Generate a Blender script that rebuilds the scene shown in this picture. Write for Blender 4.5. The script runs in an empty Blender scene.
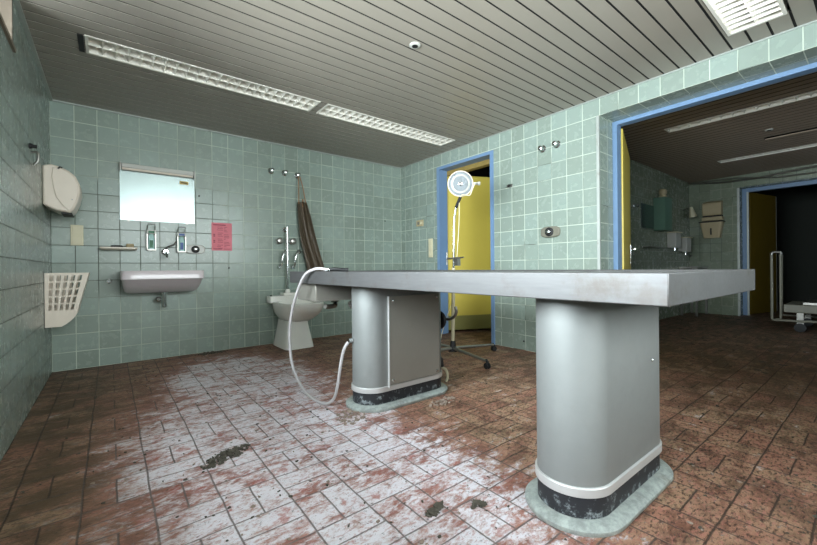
import bpy, bmesh, math, random
from mathutils import Vector, Matrix
random.seed(7)
SC = bpy.context.scene
COL = SC.collection
T = 0.152            # wall tile pitch
W = 3.652            # x of the right wall
H = 2.28             # ceiling height
PI = math.pi

# ------------------------------------------------------------------ node helpers
class NT:
    def __init__(s, name):
        s.m = bpy.data.materials.new(name); s.m.use_nodes = True
        s.t = s.m.node_tree; s.t.nodes.clear()
        s.out = s.t.nodes.new('ShaderNodeOutputMaterial')
        s.b = s.t.nodes.new('ShaderNodeBsdfPrincipled')
        s.t.links.new(s.b.outputs[0], s.out.inputs[0])
    def n(s, typ, **kw):
        o = s.t.nodes.new('ShaderNode' + typ)
        for k, v in kw.items(): setattr(o, k, v)
        return o
    def put(s, sock, v):
        if v is None: return
        if hasattr(v, 'links') or isinstance(v, bpy.types.NodeSocket): s.t.links.new(v, sock)
        elif isinstance(v, (tuple, list)) and len(v) == 3 and len(sock.default_value) == 4: sock.default_value = (*v, 1)
        else: sock.default_value = v
    def m_(s, op, a, b=None, c=None, clamp=False):
        o = s.n('Math', operation=op); o.use_clamp = clamp
        s.put(o.inputs[0], a); s.put(o.inputs[1], b); s.put(o.inputs[2], c)
        return o.outputs[0]
    def mix(s, f, a, b, mode='MIX'):
        o = s.n('Mix', data_type='RGBA', blend_type=mode)
        s.put(o.inputs[0], f); s.put(o.inputs[6], a); s.put(o.inputs[7], b)
        return o.outputs[2]
    def fmix(s, f, a, b):
        o = s.n('Mix', data_type='FLOAT'); s.put(o.inputs[0], f); s.put(o.inputs[2], a); s.put(o.inputs[3], b)
        return o.outputs[0]
    def pos(s):
        g = s.n('NewGeometry'); return g
    def xyz(s, v):
        o = s.n('SeparateXYZ'); s.put(o.inputs[0], v); return o.outputs
    def comb(s, x, y, z=0.0):
        o = s.n('CombineXYZ'); s.put(o.inputs[0], x); s.put(o.inputs[1], y); s.put(o.inputs[2], z); return o.outputs[0]
    def noise(s, v, scale, detail=4, rough=.55, dist=0.0):
        o = s.n('TexNoise'); s.put(o.inputs['Vector'], v)
        o.inputs['Scale'].default_value = scale; o.inputs['Detail'].default_value = detail
        o.inputs['Roughness'].default_value = rough; o.inputs['Distortion'].default_value = dist
        return o.outputs[0]
    def ramp(s, f, a, b):
        o = s.n('MapRange'); s.put(o.inputs[0], f)
        o.inputs[1].default_value = a; o.inputs[2].default_value = b
        o.interpolation_type = 'SMOOTHSTEP'
        return o.outputs[0]
    def white(s, v, col=False):
        o = s.n('TexWhiteNoise', noise_dimensions='3D'); s.put(o.inputs[0], v)
        return o.outputs[1] if col else o.outputs[0]
    def bump(s, h, strength=.3, dist=.01, normal=None):
        o = s.n('Bump'); o.inputs['Strength'].default_value = strength; o.inputs['Distance'].default_value = dist
        s.put(o.inputs['Height'], h)
        if normal is not None: s.put(o.inputs['Normal'], normal)
        return o.outputs[0]
    def set(s, **kw):
        for k, v in kw.items(): s.put(s.b.inputs[k.replace('_', ' ')], v)
        return s.m

def lin(r, g, b):
    f = lambda c: (c/255/12.92 if c/255 <= .04045 else ((c/255+.055)/1.055)**2.4)
    return (f(r), f(g), f(b))

def simple(name, rgb, rough=.5, metal=0.0, vary=.12, scale=14, bump=0.0, spec=.5, dirt=None, dirt_at=(.55, .75), dscale=9):
    s = NT(name); g = s.pos(); P = g.outputs[0]
    n = s.noise(P, scale, 4)
    c = lin(*rgb)
    k = s.m_('ADD', s.m_('MULTIPLY', n, 2*vary), 1-vary)
    cc = s.mix(1.0, (*c, 1), s.comb(k, k, k), 'MULTIPLY')
    if dirt:
        d = s.ramp(s.noise(P, dscale, 8, .7), *dirt_at)
        cc = s.mix(d, cc, (*lin(*dirt), 1))
    rg = s.m_('ADD', rough-.06, s.m_('MULTIPLY', n, .12))
    kw = dict(Base_Color=cc, Roughness=rg, Metallic=metal)
    if bump: kw['Normal'] = s.bump(s.noise(P, scale*6, 3), bump, .004)
    s.b.inputs['Specular IOR Level'].default_value = spec
    return s.set(**kw)

def tiles(name, offx=0.0, offy=0.0, base=(149, 163, 151), grout=(206, 216, 200), dark=(62, 68, 60), darkness=.5, soil=.3, zone=None, wav=.5):
    s = NT(name); g = s.pos(); P = g.outputs[0]
    x, y, z = s.xyz(P)[0:3]
    nx, ny, nz = s.xyz(g.outputs['True Normal'])[0:3]
    ax = s.m_('GREATER_THAN', s.m_('ABSOLUTE', nx), .5)
    az = s.m_('GREATER_THAN', s.m_('ABSOLUTE', nz), .5)
    xo = s.m_('ADD', x, offx); yo = s.m_('ADD', y, offy)
    u = s.fmix(ax, xo, yo); u = s.fmix(az, u, yo)
    v = s.fmix(az, z, xo)
    u = s.m_('DIVIDE', u, T); v = s.m_('DIVIDE', v, T)
    fu = s.m_('FRACT', u); fv = s.m_('FRACT', v)
    iu = s.m_('FLOOR', u); iv = s.m_('FLOOR', v)
    du = s.m_('MINIMUM', fu, s.m_('SUBTRACT', 1, fu)); dv = s.m_('MINIMUM', fv, s.m_('SUBTRACT', 1, fv))
    d = s.m_('MINIMUM', du, dv)
    gm = s.m_('SUBTRACT', 1, s.ramp(d, .011, .022))
    ID = s.comb(iu, iv, 3.3)
    r = s.white(ID); rc = s.white(ID, True)
    rx, ry, rz = s.xyz(rc)[0:3]
    n1 = s.noise(P, 1.3, 3); n2 = s.noise(P, 14, 6, .65)
    k = s.m_('ADD', .86, s.m_('MULTIPLY', r, .2)); k = s.m_('ADD', k, s.m_('MULTIPLY', s.m_('SUBTRACT', n2, .5), .06))
    c = s.mix(s.m_('MULTIPLY', rx, .5), (*lin(*base), 1), (*lin(base[0]-12, base[1]-9, base[2]-3), 1))
    c = s.mix(1, c, s.comb(k, k, k), 'MULTIPLY')
    # crazing / soiling on the glaze
    so = s.ramp(s.noise(P, 3.1, 8, .72), .5, .8)
    c = s.mix(s.m_('MULTIPLY', so, soil), c, (*lin(84, 84, 66), 1))
    gd = s.ramp(s.m_('ADD', n1, s.m_('MULTIPLY', s.m_('SUBTRACT', s.white(s.comb(iu, iv, 9.1)), .5), .25)), .62-darkness*.3, .72-darkness*.3)
    if zone:
        zm = s.m_('MULTIPLY', s.m_('SUBTRACT', 1, s.ramp(s.m_('ADD', x, s.m_('MULTIPLY', n1, .8)), zone[0], zone[0]+.5)), s.m_('SUBTRACT', 1, s.ramp(s.m_('ADD', z, s.m_('MULTIPLY', s.m_('SUBTRACT', n1, .5), .3)), zone[1], zone[1]+.1)))
        zm = s.m_('MULTIPLY', zm, s.ramp(z, .45, .7))
        gd = s.m_('MAXIMUM', s.m_('MULTIPLY', zm, .9), s.m_('MULTIPLY', gd, .35))
    gc = s.mix(gd, (*lin(*grout), 1), (*lin(*dark), 1))
    c = s.mix(gm, c, gc)
    tilt = s.m_('ADD', s.m_('MULTIPLY', fu, s.m_('SUBTRACT', ry, .5)), s.m_('MULTIPLY', fv, s.m_('SUBTRACT', rz, .5)))
    h = s.m_('ADD', s.m_('MULTIPLY', tilt, .35), s.m_('MULTIPLY', s.noise(P, 9, 2), .12))
    h = s.m_('SUBTRACT', h, s.m_('MULTIPLY', gm, .5))
    nrm = s.bump(h, wav, .006)
    rough = s.m_('ADD', s.m_('MULTIPLY', gm, .6), s.m_('ADD', .24, s.m_('MULTIPLY', n2, .06)))
    return s.set(Base_Color=c, Roughness=rough, Normal=nrm)

def floor_mat():
    s = NT('terracotta_floor'); g = s.pos(); P = g.outputs[0]
    x, y, z = s.xyz(P)[0:3]
    w = s.n('TexNoise'); s.put(w.inputs['Vector'], P); w.inputs['Scale'].default_value = 5; w.inputs['Detail'].default_value = 2
    wx, wy, wz = s.xyz(w.outputs[1])[0:3]
    xx = s.m_('ADD', s.m_('ADD', x, -.1), s.m_('MULTIPLY', s.m_('SUBTRACT', wx, .5), .012))
    yy = s.m_('ADD', s.m_('ADD', y, .018), s.m_('MULTIPLY', s.m_('SUBTRACT', wy, .5), .012))
    u = s.m_('DIVIDE', xx, .2); v = s.m_('DIVIDE', yy, .2)
    iu = s.m_('FLOOR', u); iv = s.m_('FLOOR', v); fu = s.m_('FRACT', u); fv = s.m_('FRACT', v)
    par = s.m_('FLOORED_MODULO', s.m_('ADD', iu, iv), 2.0)
    a = s.fmix(par, fu, fv)                      # the axis that is split in two
    a2 = s.m_('MULTIPLY', a, 2); fa = s.m_('FRACT', a2); ia = s.m_('FLOOR', a2)
    b = s.fmix(par, fv, fu)
    da = s.m_('MULTIPLY', s.m_('MINIMUM', fa, s.m_('SUBTRACT', 1, fa)), .5)
    db = s.m_('MINIMUM', b, s.m_('SUBTRACT', 1, b))
    d = s.m_('MINIMUM', da, db)
    n_e = s.noise(P, 60, 3)
    gm = s.m_('SUBTRACT', 1, s.ramp(s.m_('ADD', d, s.m_('MULTIPLY', s.m_('SUBTRACT', n_e, .5), .016)), .008, .020))
    ID = s.comb(iu, iv, s.m_('ADD', ia, .5))
    r = s.white(ID); rx, ry, rz = s.xyz(s.white(ID, True))[0:3]
    # stretched coordinates for the streaky flaking of the surface
    SP = s.n('Mapping'); s.put(SP.inputs[0], P); SP.inputs['Rotation'].default_value = (0, 0, math.radians(-38)); SP.inputs['Scale'].default_value = (1, 1.9, 1)
    SPo = SP.outputs[0]
    n1 = s.noise(SPo, 3.6, 10, .68, .3); n2 = s.noise(SPo, 13, 8, .7, .5); n3 = s.noise(P, 1.1, 4); n4 = s.noise(SPo, 42, 5, .7)
    red = (*lin(156, 108, 88), 1); tan = (*lin(162, 134, 104), 1); brn = (*lin(70, 48, 32), 1)
    n5 = s.noise(SPo, 95, 4, .75); n6 = s.noise(P, 7, 9, .75, .8)
    c = s.mix(r, red, tan)
    c = s.mix(s.m_('MULTIPLY', s.ramp(n2, .42, .68), .55), c, (*lin(176, 148, 120), 1))
    c = s.mix(s.m_('MULTIPLY', s.ramp(n1, .46, .62), .7), c, brn)
    c = s.mix(s.m_('MULTIPLY', s.ramp(n6, .50, .60), .7), c, (*lin(98, 62, 46), 1))
    c = s.mix(s.m_('MULTIPLY', s.ramp(n4, .51, .59), .8), c, (*lin(46, 31, 22), 1))
    c = s.mix(s.m_('MULTIPLY', s.ramp(n5, .56, .66), .6), c, (*lin(58, 40, 30), 1))
    # pale area: dried lime bloom plus daylight sheen painted into the colour
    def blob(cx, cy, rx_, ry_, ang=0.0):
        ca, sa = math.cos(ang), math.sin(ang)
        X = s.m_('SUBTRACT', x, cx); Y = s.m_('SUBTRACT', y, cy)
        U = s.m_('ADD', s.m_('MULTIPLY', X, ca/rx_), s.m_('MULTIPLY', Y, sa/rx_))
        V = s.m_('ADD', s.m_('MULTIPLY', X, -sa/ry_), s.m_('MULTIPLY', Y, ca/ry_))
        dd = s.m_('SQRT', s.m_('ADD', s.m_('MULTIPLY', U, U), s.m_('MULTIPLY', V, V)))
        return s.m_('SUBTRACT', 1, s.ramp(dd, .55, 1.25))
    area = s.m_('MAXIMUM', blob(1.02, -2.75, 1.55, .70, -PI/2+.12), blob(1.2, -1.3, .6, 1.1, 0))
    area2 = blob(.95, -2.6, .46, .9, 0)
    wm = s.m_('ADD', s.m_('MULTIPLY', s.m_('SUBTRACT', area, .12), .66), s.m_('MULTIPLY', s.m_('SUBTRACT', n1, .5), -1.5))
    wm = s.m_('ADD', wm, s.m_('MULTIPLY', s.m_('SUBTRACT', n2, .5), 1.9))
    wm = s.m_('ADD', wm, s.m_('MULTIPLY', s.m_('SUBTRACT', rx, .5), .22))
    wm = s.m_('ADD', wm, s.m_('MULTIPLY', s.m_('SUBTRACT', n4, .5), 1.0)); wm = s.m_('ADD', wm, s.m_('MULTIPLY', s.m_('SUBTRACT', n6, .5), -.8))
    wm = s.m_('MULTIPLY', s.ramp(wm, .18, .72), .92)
    # the red body showing through in the pale area
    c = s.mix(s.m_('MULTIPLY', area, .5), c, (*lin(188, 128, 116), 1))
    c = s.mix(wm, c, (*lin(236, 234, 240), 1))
    c = s.mix(s.m_('MULTIPLY', s.ramp(s.noise(SPo, 34, 6, .8, .4), .52, .60), .6), c, (*lin(172, 112, 100), 1))
    c = s.mix(s.m_('MULTIPLY', s.ramp(s.noise(P, 46, 6, .8), .58, .63), .75), c, (*lin(60, 42, 36), 1))
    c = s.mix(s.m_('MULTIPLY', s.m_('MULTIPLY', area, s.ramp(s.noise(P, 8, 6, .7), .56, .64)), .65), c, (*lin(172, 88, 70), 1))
    # mud along the walls, at the left and in the back
    mud = s.m_('SUBTRACT', 1, s.ramp(s.m_('ADD', x, s.m_('MULTIPLY', n3, .5)), .35, .95))
    mud = s.m_('MAXIMUM', mud, s.ramp(s.m_('ADD', x, s.m_('MULTIPLY', s.m_('SUBTRACT', n3, .5), 1.2)), 2.4, 5.0))
    mud = s.m_('MULTIPLY', mud, s.m_('ADD', .30, s.m_('MULTIPLY', s.ramp(s.m_('ADD', n1, s.m_('MULTIPLY', s.m_('SUBTRACT', n2, .5), .6)), .40, .56), .6)))
    c = s.mix(mud, c, (*lin(88, 70, 48), 1))
    gcol = s.mix(s.m_('MULTIPLY', area, .6), (*lin(66, 52, 42), 1), (*lin(150, 138, 134), 1))
    c = s.mix(s.m_('MULTIPLY', gm, .88), c, gcol)
    h = s.m_('ADD', s.m_('MULTIPLY', n2, .6), s.m_('MULTIPLY', n4, .5)); h = s.m_('ADD', h, s.m_('MULTIPLY', r, .15))
    h = s.m_('SUBTRACT', h, s.m_('MULTIPLY', gm, .7))
    rough = s.m_('ADD', .36, s.m_('MULTIPLY', n2, .45))
    return s.set(Base_Color=c, Roughness=rough, Normal=s.bump(h, .75, .012))

def steel(name, rgb, rough=.34, metal=.85, streak=(1, 1, 30), amt=.3, dirt=.2):
    s = NT(name); g = s.pos(); P = g.outputs[0]
    mp = s.n('Mapping'); s.put(mp.inputs[0], P); mp.inputs['Scale'].default_value = streak
    n = s.noise(mp.outputs[0], 6, 6, .6); n2 = s.noise(P, 7, 8, .7)
    k = s.m_('ADD', 1-amt/2, s.m_('MULTIPLY', n, amt))
    c = s.mix(1, (*lin(*rgb), 1), s.comb(k, k, k), 'MULTIPLY')
    c = s.mix(s.m_('MULTIPLY', s.ramp(n2, .52, .72), dirt), c, (*lin(92, 84, 76), 1))
    r = s.m_('ADD', rough-.05, s.m_('MULTIPLY', n2, .16))
    return s.set(Base_Color=c, Roughness=r, Metallic=metal, Normal=s.bump(n, .05, .002))

def skirt_mat():
    s = NT('splashed_black_skirting'); P = s.pos().outputs[0]
    n = s.noise(P, 26, 9, .75)
    z = s.xyz(P)[2]
    f = s.ramp(s.m_('ADD', n, s.m_('MULTIPLY', z, -1.2)), .45, .58)
    c = s.mix(f, (*lin(34, 36, 40), 1), (*lin(140, 148, 150), 1))
    return s.set(Base_Color=c, Roughness=.55)

def flange_mat():
    s = NT('limed_grey_base'); P = s.pos().outputs[0]
    n = s.noise(P, 30, 8, .7); n2 = s.noise(P, 6, 5)
    c = s.mix(s.ramp(n, .3, .7), (*lin(132, 138, 134), 1), (*lin(172, 180, 174), 1))
    c = s.mix(s.m_('MULTIPLY', s.ramp(n2, .55, .7), .5), c, (*lin(112, 100, 84), 1))
    return s.set(Base_Color=c, Roughness=.5, Normal=s.bump(n, .4, .004))

def glass_mat():
    s = NT('window_glass')
    t = s.n('BsdfTransparent'); t.inputs[0].default_value = (.93, .97, .98, 1)
    gl = s.n('BsdfGlossy'); gl.inputs['Roughness'].default_value = .03
    fr = s.n('Fresnel'); mx = s.n('MixShader')
    s.t.links.new(fr.outputs[0], mx.inputs[0]); s.t.links.new(t.outputs[0], mx.inputs[1]); s.t.links.new(gl.outputs[0], mx.inputs[2])
    s.t.links.new(mx.outputs[0], s.out.inputs[0]); s.t.nodes.remove(s.b)
    return s.m

M = {}
M['tile_back'] = tiles('green_tiles_back', darkness=.45, soil=.16, zone=(1.5, 1.62))
M['tile_left'] = tiles('green_tiles_left', base=(150, 162, 152), darkness=1.3, grout=(150, 160, 152), soil=.4, wav=.2)
M['tile_right'] = tiles('green_tiles_right', offx=-W, offy=1.776, darkness=.12, soil=.10)
M['tile_room'] = tiles('green_tiles_second_room', offx=.06, offy=2.14, base=(136, 146, 124), grout=(164, 168, 148), darkness=.5, soil=.3, wav=.12)
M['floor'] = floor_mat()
M['plank'] = simple('painted_metal_planks', (150, 143, 131), .42, vary=.06, scale=5, dirt=(120, 112, 100), dirt_at=(.6, .9), dscale=3)
M['plank2'] = simple('browned_metal_planks', (150, 132, 114), .5, vary=.08, scale=5)
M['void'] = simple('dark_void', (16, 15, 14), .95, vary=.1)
M['dimwhite'] = simple('dusty_white_enamel', (120, 118, 104), .5, vary=.1)
M['trim'] = simple('pale_aluminium_trim', (176, 182, 176), .4, .3, vary=.08, dirt=(128, 122, 104), dirt_at=(.55, .8))
M['blue'] = simple('blue_paint', (112, 142, 176), .42, vary=.07, dirt=(88, 112, 138), dirt_at=(.58, .8))
M['yellow'] = simple('yellow_laminate', (208, 188, 82), .42, vary=.06, scale=4, dirt=(190, 168, 62), dirt_at=(.6, .85), dscale=4)
M['ochre'] = simple('ochre_laminate', (118, 98, 26), .45, vary=.08, scale=4)
M['kick'] = simple('olive_kick_plate', (132, 128, 70), .5, vary=.08)
M['beige'] = simple('beige_plaster', (176, 164, 140), .8, vary=.1)
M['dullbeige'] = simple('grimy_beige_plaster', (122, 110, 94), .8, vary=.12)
M['shade_dark'] = simple('shade_dark_plaster', (52, 56, 50), .85, vary=.15)  # darkness of the unlit far room put into the wall colour
M['lintel'] = simple('stained_lintel', (146, 124, 66), .7, vary=.25, scale=30)
M['steel'] = steel('dull_stainless', (108, 108, 108), .44, .7, (14, 1.2, 14), .45, .6)
M['steel_top'] = steel('worn_table_top', (150, 152, 150), .4, .75, (3, 3, 3), .3, .5)
M['steel_col'] = steel('satin_steel_column', (136, 139, 137), .46, .45, (2, 2, 2), .12, .06)
M['panel'] = simple('grey_lacquered_panel', (146, 143, 134), .36, .35, vary=.05)
M['band'] = simple('polished_band', (206, 206, 204), .42, .5, vary=.06)
M['skirt'] = skirt_mat(); M['flange'] = flange_mat()
M['chrome'] = simple('chrome', (214, 216, 216), .12, 1.0, vary=.04)
M['dchrome'] = simple('tarnished_chrome', (150, 148, 142), .3, .9, vary=.2, scale=40)
M['black'] = simple('black_rubber', (22, 22, 23), .6, vary=.2)
M['ceramic'] = simple('white_sanitary_ceramic', (248, 247, 240), .14, vary=.03, dirt=(164, 152, 126), dirt_at=(.60, .82), dscale=5)
M['ceramic_sink'] = simple('sink_ceramic', (208, 198, 200), .16, vary=.03, dirt=(160, 142, 136), dirt_at=(.62, .9), dscale=4)
M['plastic'] = simple('yellowed_white_plastic', (226, 214, 198), .34, vary=.04, dirt=(150, 128, 104), dirt_at=(.64, .8), dscale=7)
M['cream'] = simple('cream_plastic', (216, 208, 176), .4, vary=.05)
M['beigeplastic'] = simple('beige_plastic', (186, 170, 134), .45, vary=.08)
M['white'] = simple('white_enamel', (190, 190, 182), .35, vary=.04)
M['lampwhite'] = simple('white_louvre', (232, 228, 216), .35, vary=.03)
M['tube'] = simple('unlit_tube', (236, 236, 232), .25, vary=.02)
M['hose'] = simple('white_hose', (176, 172, 172), .38, vary=.06)
M['apron'] = simple('brown_rubber_apron', (86, 74, 58), .42, vary=.35, scale=22, bump=.5)
M['strap'] = simple('tan_strap', (150, 112, 78), .7, vary=.2)
M['pink'] = simple('pink_paper', (224, 132, 142), .8, vary=.05, scale=40)
M['ink'] = simple('faded_print', (150, 66, 84), .8, vary=.3, scale=90)
M['green'] = simple('green_label', (52, 110, 78), .5, vary=.05)
M['bluelabel'] = simple('blue_label', (62, 92, 150), .5, vary=.05)
M['liquid'] = simple('pale_bottle', (168, 206, 200), .3, vary=.08)
M['greenbox'] = simple('green_box', (96, 132, 112), .5, vary=.08)
M['soap'] = simple('grimy_soap', (168, 152, 118), .7, vary=.2, scale=50)
M['dust'] = simple('dark_debris', (82, 78, 68), .95, vary=.5, scale=60)
M['flake'] = simple('plaster_flakes', (150, 134, 120), .9, vary=.4, scale=30)
M['sticker'] = simple('gold_sticker', (190, 160, 84), .5, vary=.1)
M['pole'] = simple('cream_lacquered_pole', (180, 172, 144), .35, vary=.05)
M['glass'] = glass_mat()
s = NT('mirror_silver'); P_ = s.pos().outputs[0]
M['mirror'] = s.set(Base_Color=(.24, .29, .28), Metallic=1.0, Roughness=.27)
s = NT('lamp_reflector'); P_ = s.pos().outputs[0]
M['reflector'] = s.set(Base_Color=(.17, .19, .2), Metallic=.8, Roughness=.45, Normal=s.bump(s.noise(P_, 60, 2), .6, .01))

# ------------------------------------------------------------------ mesh helpers
class MB:
    def __init__(s): s.b = bmesh.new()
    def box(s, x0, x1, y0, y1, z0, z1):
        vs = [s.b.verts.new(p) for p in ((x0,y0,z0),(x1,y0,z0),(x1,y1,z0),(x0,y1,z0),(x0,y0,z1),(x1,y0,z1),(x1,y1,z1),(x0,y1,z1))]
        for f in ((3,2,1,0),(4,5,6,7),(0,1,5,4),(1,2,6,5),(2,3,7,6),(3,0,4,7)): s.b.faces.new([vs[i] for i in f])
        return s
    def obox(s, c, ax, ay, az, hx, hy, hz):
        c = Vector(c); ax = Vector(ax).normalized(); ay = Vector(ay).normalized(); az = Vector(az).normalized()
        q = [c+ax*hx*i+ay*hy*j+az*hz*k for k in (-1,1) for j, i in ((-1,-1),(-1,1),(1,1),(1,-1))]
        vs = [s.b.verts.new(p) for p in q]
        for f in ((3,2,1,0),(4,5,6,7),(0,1,5,4),(1,2,6,5),(2,3,7,6),(3,0,4,7)): s.b.faces.new([vs[i] for i in f])
        return s
    def loft(s, rings, cap0=True, cap1=True, closed=True):
        R = [[s.b.verts.new(p) for p in r] for r in rings]; n = len(R[0])
        for a, b in zip(R, R[1:]):
            for i in range(n if closed else n-1):
                j = (i+1) % n
                s.b.faces.new((a[i], a[j], b[j], b[i]))
        if cap0: s.b.faces.new(R[0][::-1])
        if cap1: s.b.faces.new(R[-1])
        return s
    def tube(s, pts, r, n=10, cap=True):
        pts = [Vector(p) for p in pts]
        rs = r if isinstance(r, (list, tuple)) else [r]*len(pts)
        rings = []; up = None
        for i, p in enumerate(pts):
            d = (pts[min(i+1, len(pts)-1)] - pts[max(i-1, 0)]).normalized()
            if up is None:
                up = Vector((0,0,1)) if abs(d.z) < .9 else Vector((1,0,0))
            a = (up - d*up.dot(d)).normalized(); b = d.cross(a); up = a
            rings.append([p + (a*math.cos(t)+b*math.sin(t))*rs[i] for t in [2*PI*k/n for k in range(n)]])
        return s.loft(rings, cap, cap)
    def lathe(s, prof, c=(0,0,0), axis=(0,0,1), n=24, cap=True):
        ax = Vector(axis).normalized(); t = Vector((0,0,1)) if abs(ax.z) < .9 else Vector((1,0,0))
        a = ax.cross(t).normalized(); b = ax.cross(a); c = Vector(c)
        rings = [[c + ax*h + (a*math.cos(q)+b*math.sin(q))*max(r, 1e-4) for q in [2*PI*k/n for k in range(n)]] for r, h in prof]
        return s.loft(rings, cap, cap)
    def prism(s, pts, d):
        """closed polygon (3-D points) pushed along d"""
        d = Vector(d); return s.loft([[Vector(p) for p in pts], [Vector(p)+d for p in pts]])
    def ball(s, c, r, sx=1, sy=1, sz=1, n=12):
        m = Matrix.Translation(c) @ Matrix.Diagonal((sx*r, sy*r, sz*r, 1))
        bmesh.ops.create_uvsphere(s.b, u_segments=n+4, v_segments=n, radius=1, matrix=m); return s
    def build(s, name, mat, parent=None, bevel=0.0, sub=0, label=None, smooth=True, loc=None):
        bmesh.ops.recalc_face_normals(s.b, faces=s.b.faces)
        if parent is not None: off = root_of(parent).location
        elif loc is not None: off = Vector(loc)
        else: off = Vector((0,0,0))
        if off.length > 0: bmesh.ops.translate(s.b, verts=s.b.verts, vec=-off)
        me = bpy.data.meshes.new(name); s.b.to_mesh(me); s.b.free()
        o = bpy.data.objects.new(name, me); COL.objects.link(o)
        me.materials.append(M[mat] if isinstance(mat, str) else mat)
        if smooth:
            me.polygons.foreach_set('use_smooth', [True]*len(me.polygons)); me.set_sharp_from_angle(angle=math.radians(38))
        if bevel:
            b = o.modifiers.new('Bevel', 'BEVEL'); b.width = bevel; b.segments = 2; b.limit_method = 'ANGLE'; b.angle_limit = math.radians(40)
        if sub:
            q = o.modifiers.new('Subd', 'SUBSURF'); q.levels = sub; q.render_levels = sub
        if parent is not None: o.parent = parent
        elif loc is not None: o.location = loc
        if label: o['label'] = label
        return o

def root_of(o):
    while o.parent: o = o.parent
    return o
def thing(name, label, cat, loc=(0,0,0), group=None):
    o = bpy.data.objects.new(name, None); COL.objects.link(o); o.location = loc; o.empty_display_size = .05
    o['label'] = label; o['category'] = cat
    if group: o['group'] = group
    return o
def tag(o, label, cat, group=None, kind=None):
    o['label'] = label; o['category'] = cat
    if group: o['group'] = group
    if kind: o['kind'] = kind
    return o
def struct(mb, name, mat, label=None, parent=None, **kw):
    o = mb.build(name, mat, parent, **kw)
    if parent is None: o['kind'] = 'structure'
    if label: o['label'] = label
    return o
def dup(root, loc, label):
    r = root.copy(); COL.objects.link(r); r.location = loc; r['label'] = label
    def rec(a, b):
        for ch in list(a.children):
            c = ch.copy(); COL.objects.link(c); c.parent = b; rec(ch, c)
    kids = list(root.children)
    for ch in kids:
        c = ch.copy(); COL.objects.link(c); c.parent = r
        for g in list(ch.children):
            d = g.copy(); COL.objects.link(d); d.parent = c
    return r
def srect(cx, cy, hx, hy, z, p=4.0, n=40):
    """super-ellipse ring"""
    out = []
    for k in range(n):
        t = 2*PI*k/n; c, q = math.cos(t), math.sin(t)
        out.append((cx+hx*math.copysign(abs(c)**(2/p), c), cy+hy*math.copysign(abs(q)**(2/p), q), z))
    return out
def stadium(cx, cy, hl, hw, z, n=28):
    """long axis along x, round ends"""
    out = []
    for k in range(n+1):
        t = -PI/2 + PI*k/n; out.append((cx+hl-hw+hw*math.cos(t), cy+hw*math.sin(t), z))
    for k in range(n+1):
        t = PI/2 + PI*k/n; out.append((cx-hl+hw+hw*math.cos(t), cy+hw*math.sin(t), z))
    return out
def smooth_path(pts, n=6):
    P = [Vector(p) for p in pts]; out = []
    for i in range(len(P)-1):
        p0 = P[max(i-1,0)]; p1 = P[i]; p2 = P[i+1]; p3 = P[min(i+2, len(P)-1)]
        for k in range(n):
            t = k/n
            out.append(.5*((2*p1)+(-p0+p2)*t+(2*p0-5*p1+4*p2-p3)*t*t+(-p0+3*p1-3*p2+p3)*t**3))
    out.append(P[-1]); return out

# ------------------------------------------------------------------ the setting
YN = -5.5            # wall behind the viewer
X2 = 8.5; Y2 = -2.14 # second room
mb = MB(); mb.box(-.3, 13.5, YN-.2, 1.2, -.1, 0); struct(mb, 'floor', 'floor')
# back wall
struct(MB().box(-.25, W+.10, 0, .2, 0, H+.14), 'wall_back', 'tile_back')
# left wall: a high window (z 2.0 up) and a large window out of frame
WL = (-4.5, -2.0, .95, 1.90)
mb = MB()
mb.box(-.25, 0, -1.52, 0, 0, H+.14)
mb.box(-.25, 0, WL[1], -1.52, 0, 2.0)
mb.box(-.25, 0, WL[0], WL[1], 0, WL[2]); mb.box(-.25, 0, WL[0], WL[1], WL[3], 2.0)
mb.box(-.25, 0, WL[0], -2.6, 2.0, H+.14)
mb.box(-.25, 0, YN-.2, WL[0], 0, H+.14)
struct(mb, 'wall_left', 'tile_left')
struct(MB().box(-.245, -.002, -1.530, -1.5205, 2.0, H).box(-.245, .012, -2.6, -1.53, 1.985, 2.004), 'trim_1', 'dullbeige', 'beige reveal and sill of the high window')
def window(nm, x0, x1, y0, y1, z0, z1, along):
    t = .05; mb = MB()
    if along == 'y':
        mb.box(x0, x1, y0, y1, z0, z0+t); mb.box(x0, x1, y0, y1, z1-t, z1); mb.box(x0, x1, y0, y0+t, z0+t, z1-t); mb.box(x0, x1, y1-t, y1, z0+t, z1-t)
        m = (y0+y1)/2; mb.box(x0, x1, m-t/2, m+t/2, z0+t, z1-t)
        o = struct(mb, nm, 'white'); xm = (x0+x1)/2
        for a, b in ((y0+t, m-t/2), (m+t/2, y1-t)): MB().box(xm-.003, xm+.003, a, b, z0+t, z1-t).build('pane', 'glass', o)
    else:
        mb.box(x0, x1, y0, y1, z0, z0+t); mb.box(x0, x1, y0, y1, z1-t, z1); mb.box(x0, x0+t, y0, y1, z0+t, z1-t); mb.box(x1-t, x1, y0, y1, z0+t, z1-t)
        m = (x0+x1)/2; mb.box(m-t/2, m+t/2, y0, y1, z0+t, z1-t)
        o = struct(mb, nm, 'white'); ym = (y0+y1)/2
        for a, b in ((x0+t, m-t/2), (m+t/2, x1-t)): MB().box(a, b, ym-.003, ym+.003, z0+t, z1-t).build('pane', 'glass', o)
window('window_1', -.2, -.15, -2.6, -1.53, 2.0, H, 'y')
window('window_2', -.2, -.15, WL[0], WL[1], WL[2], WL[3], 'y')
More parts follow.
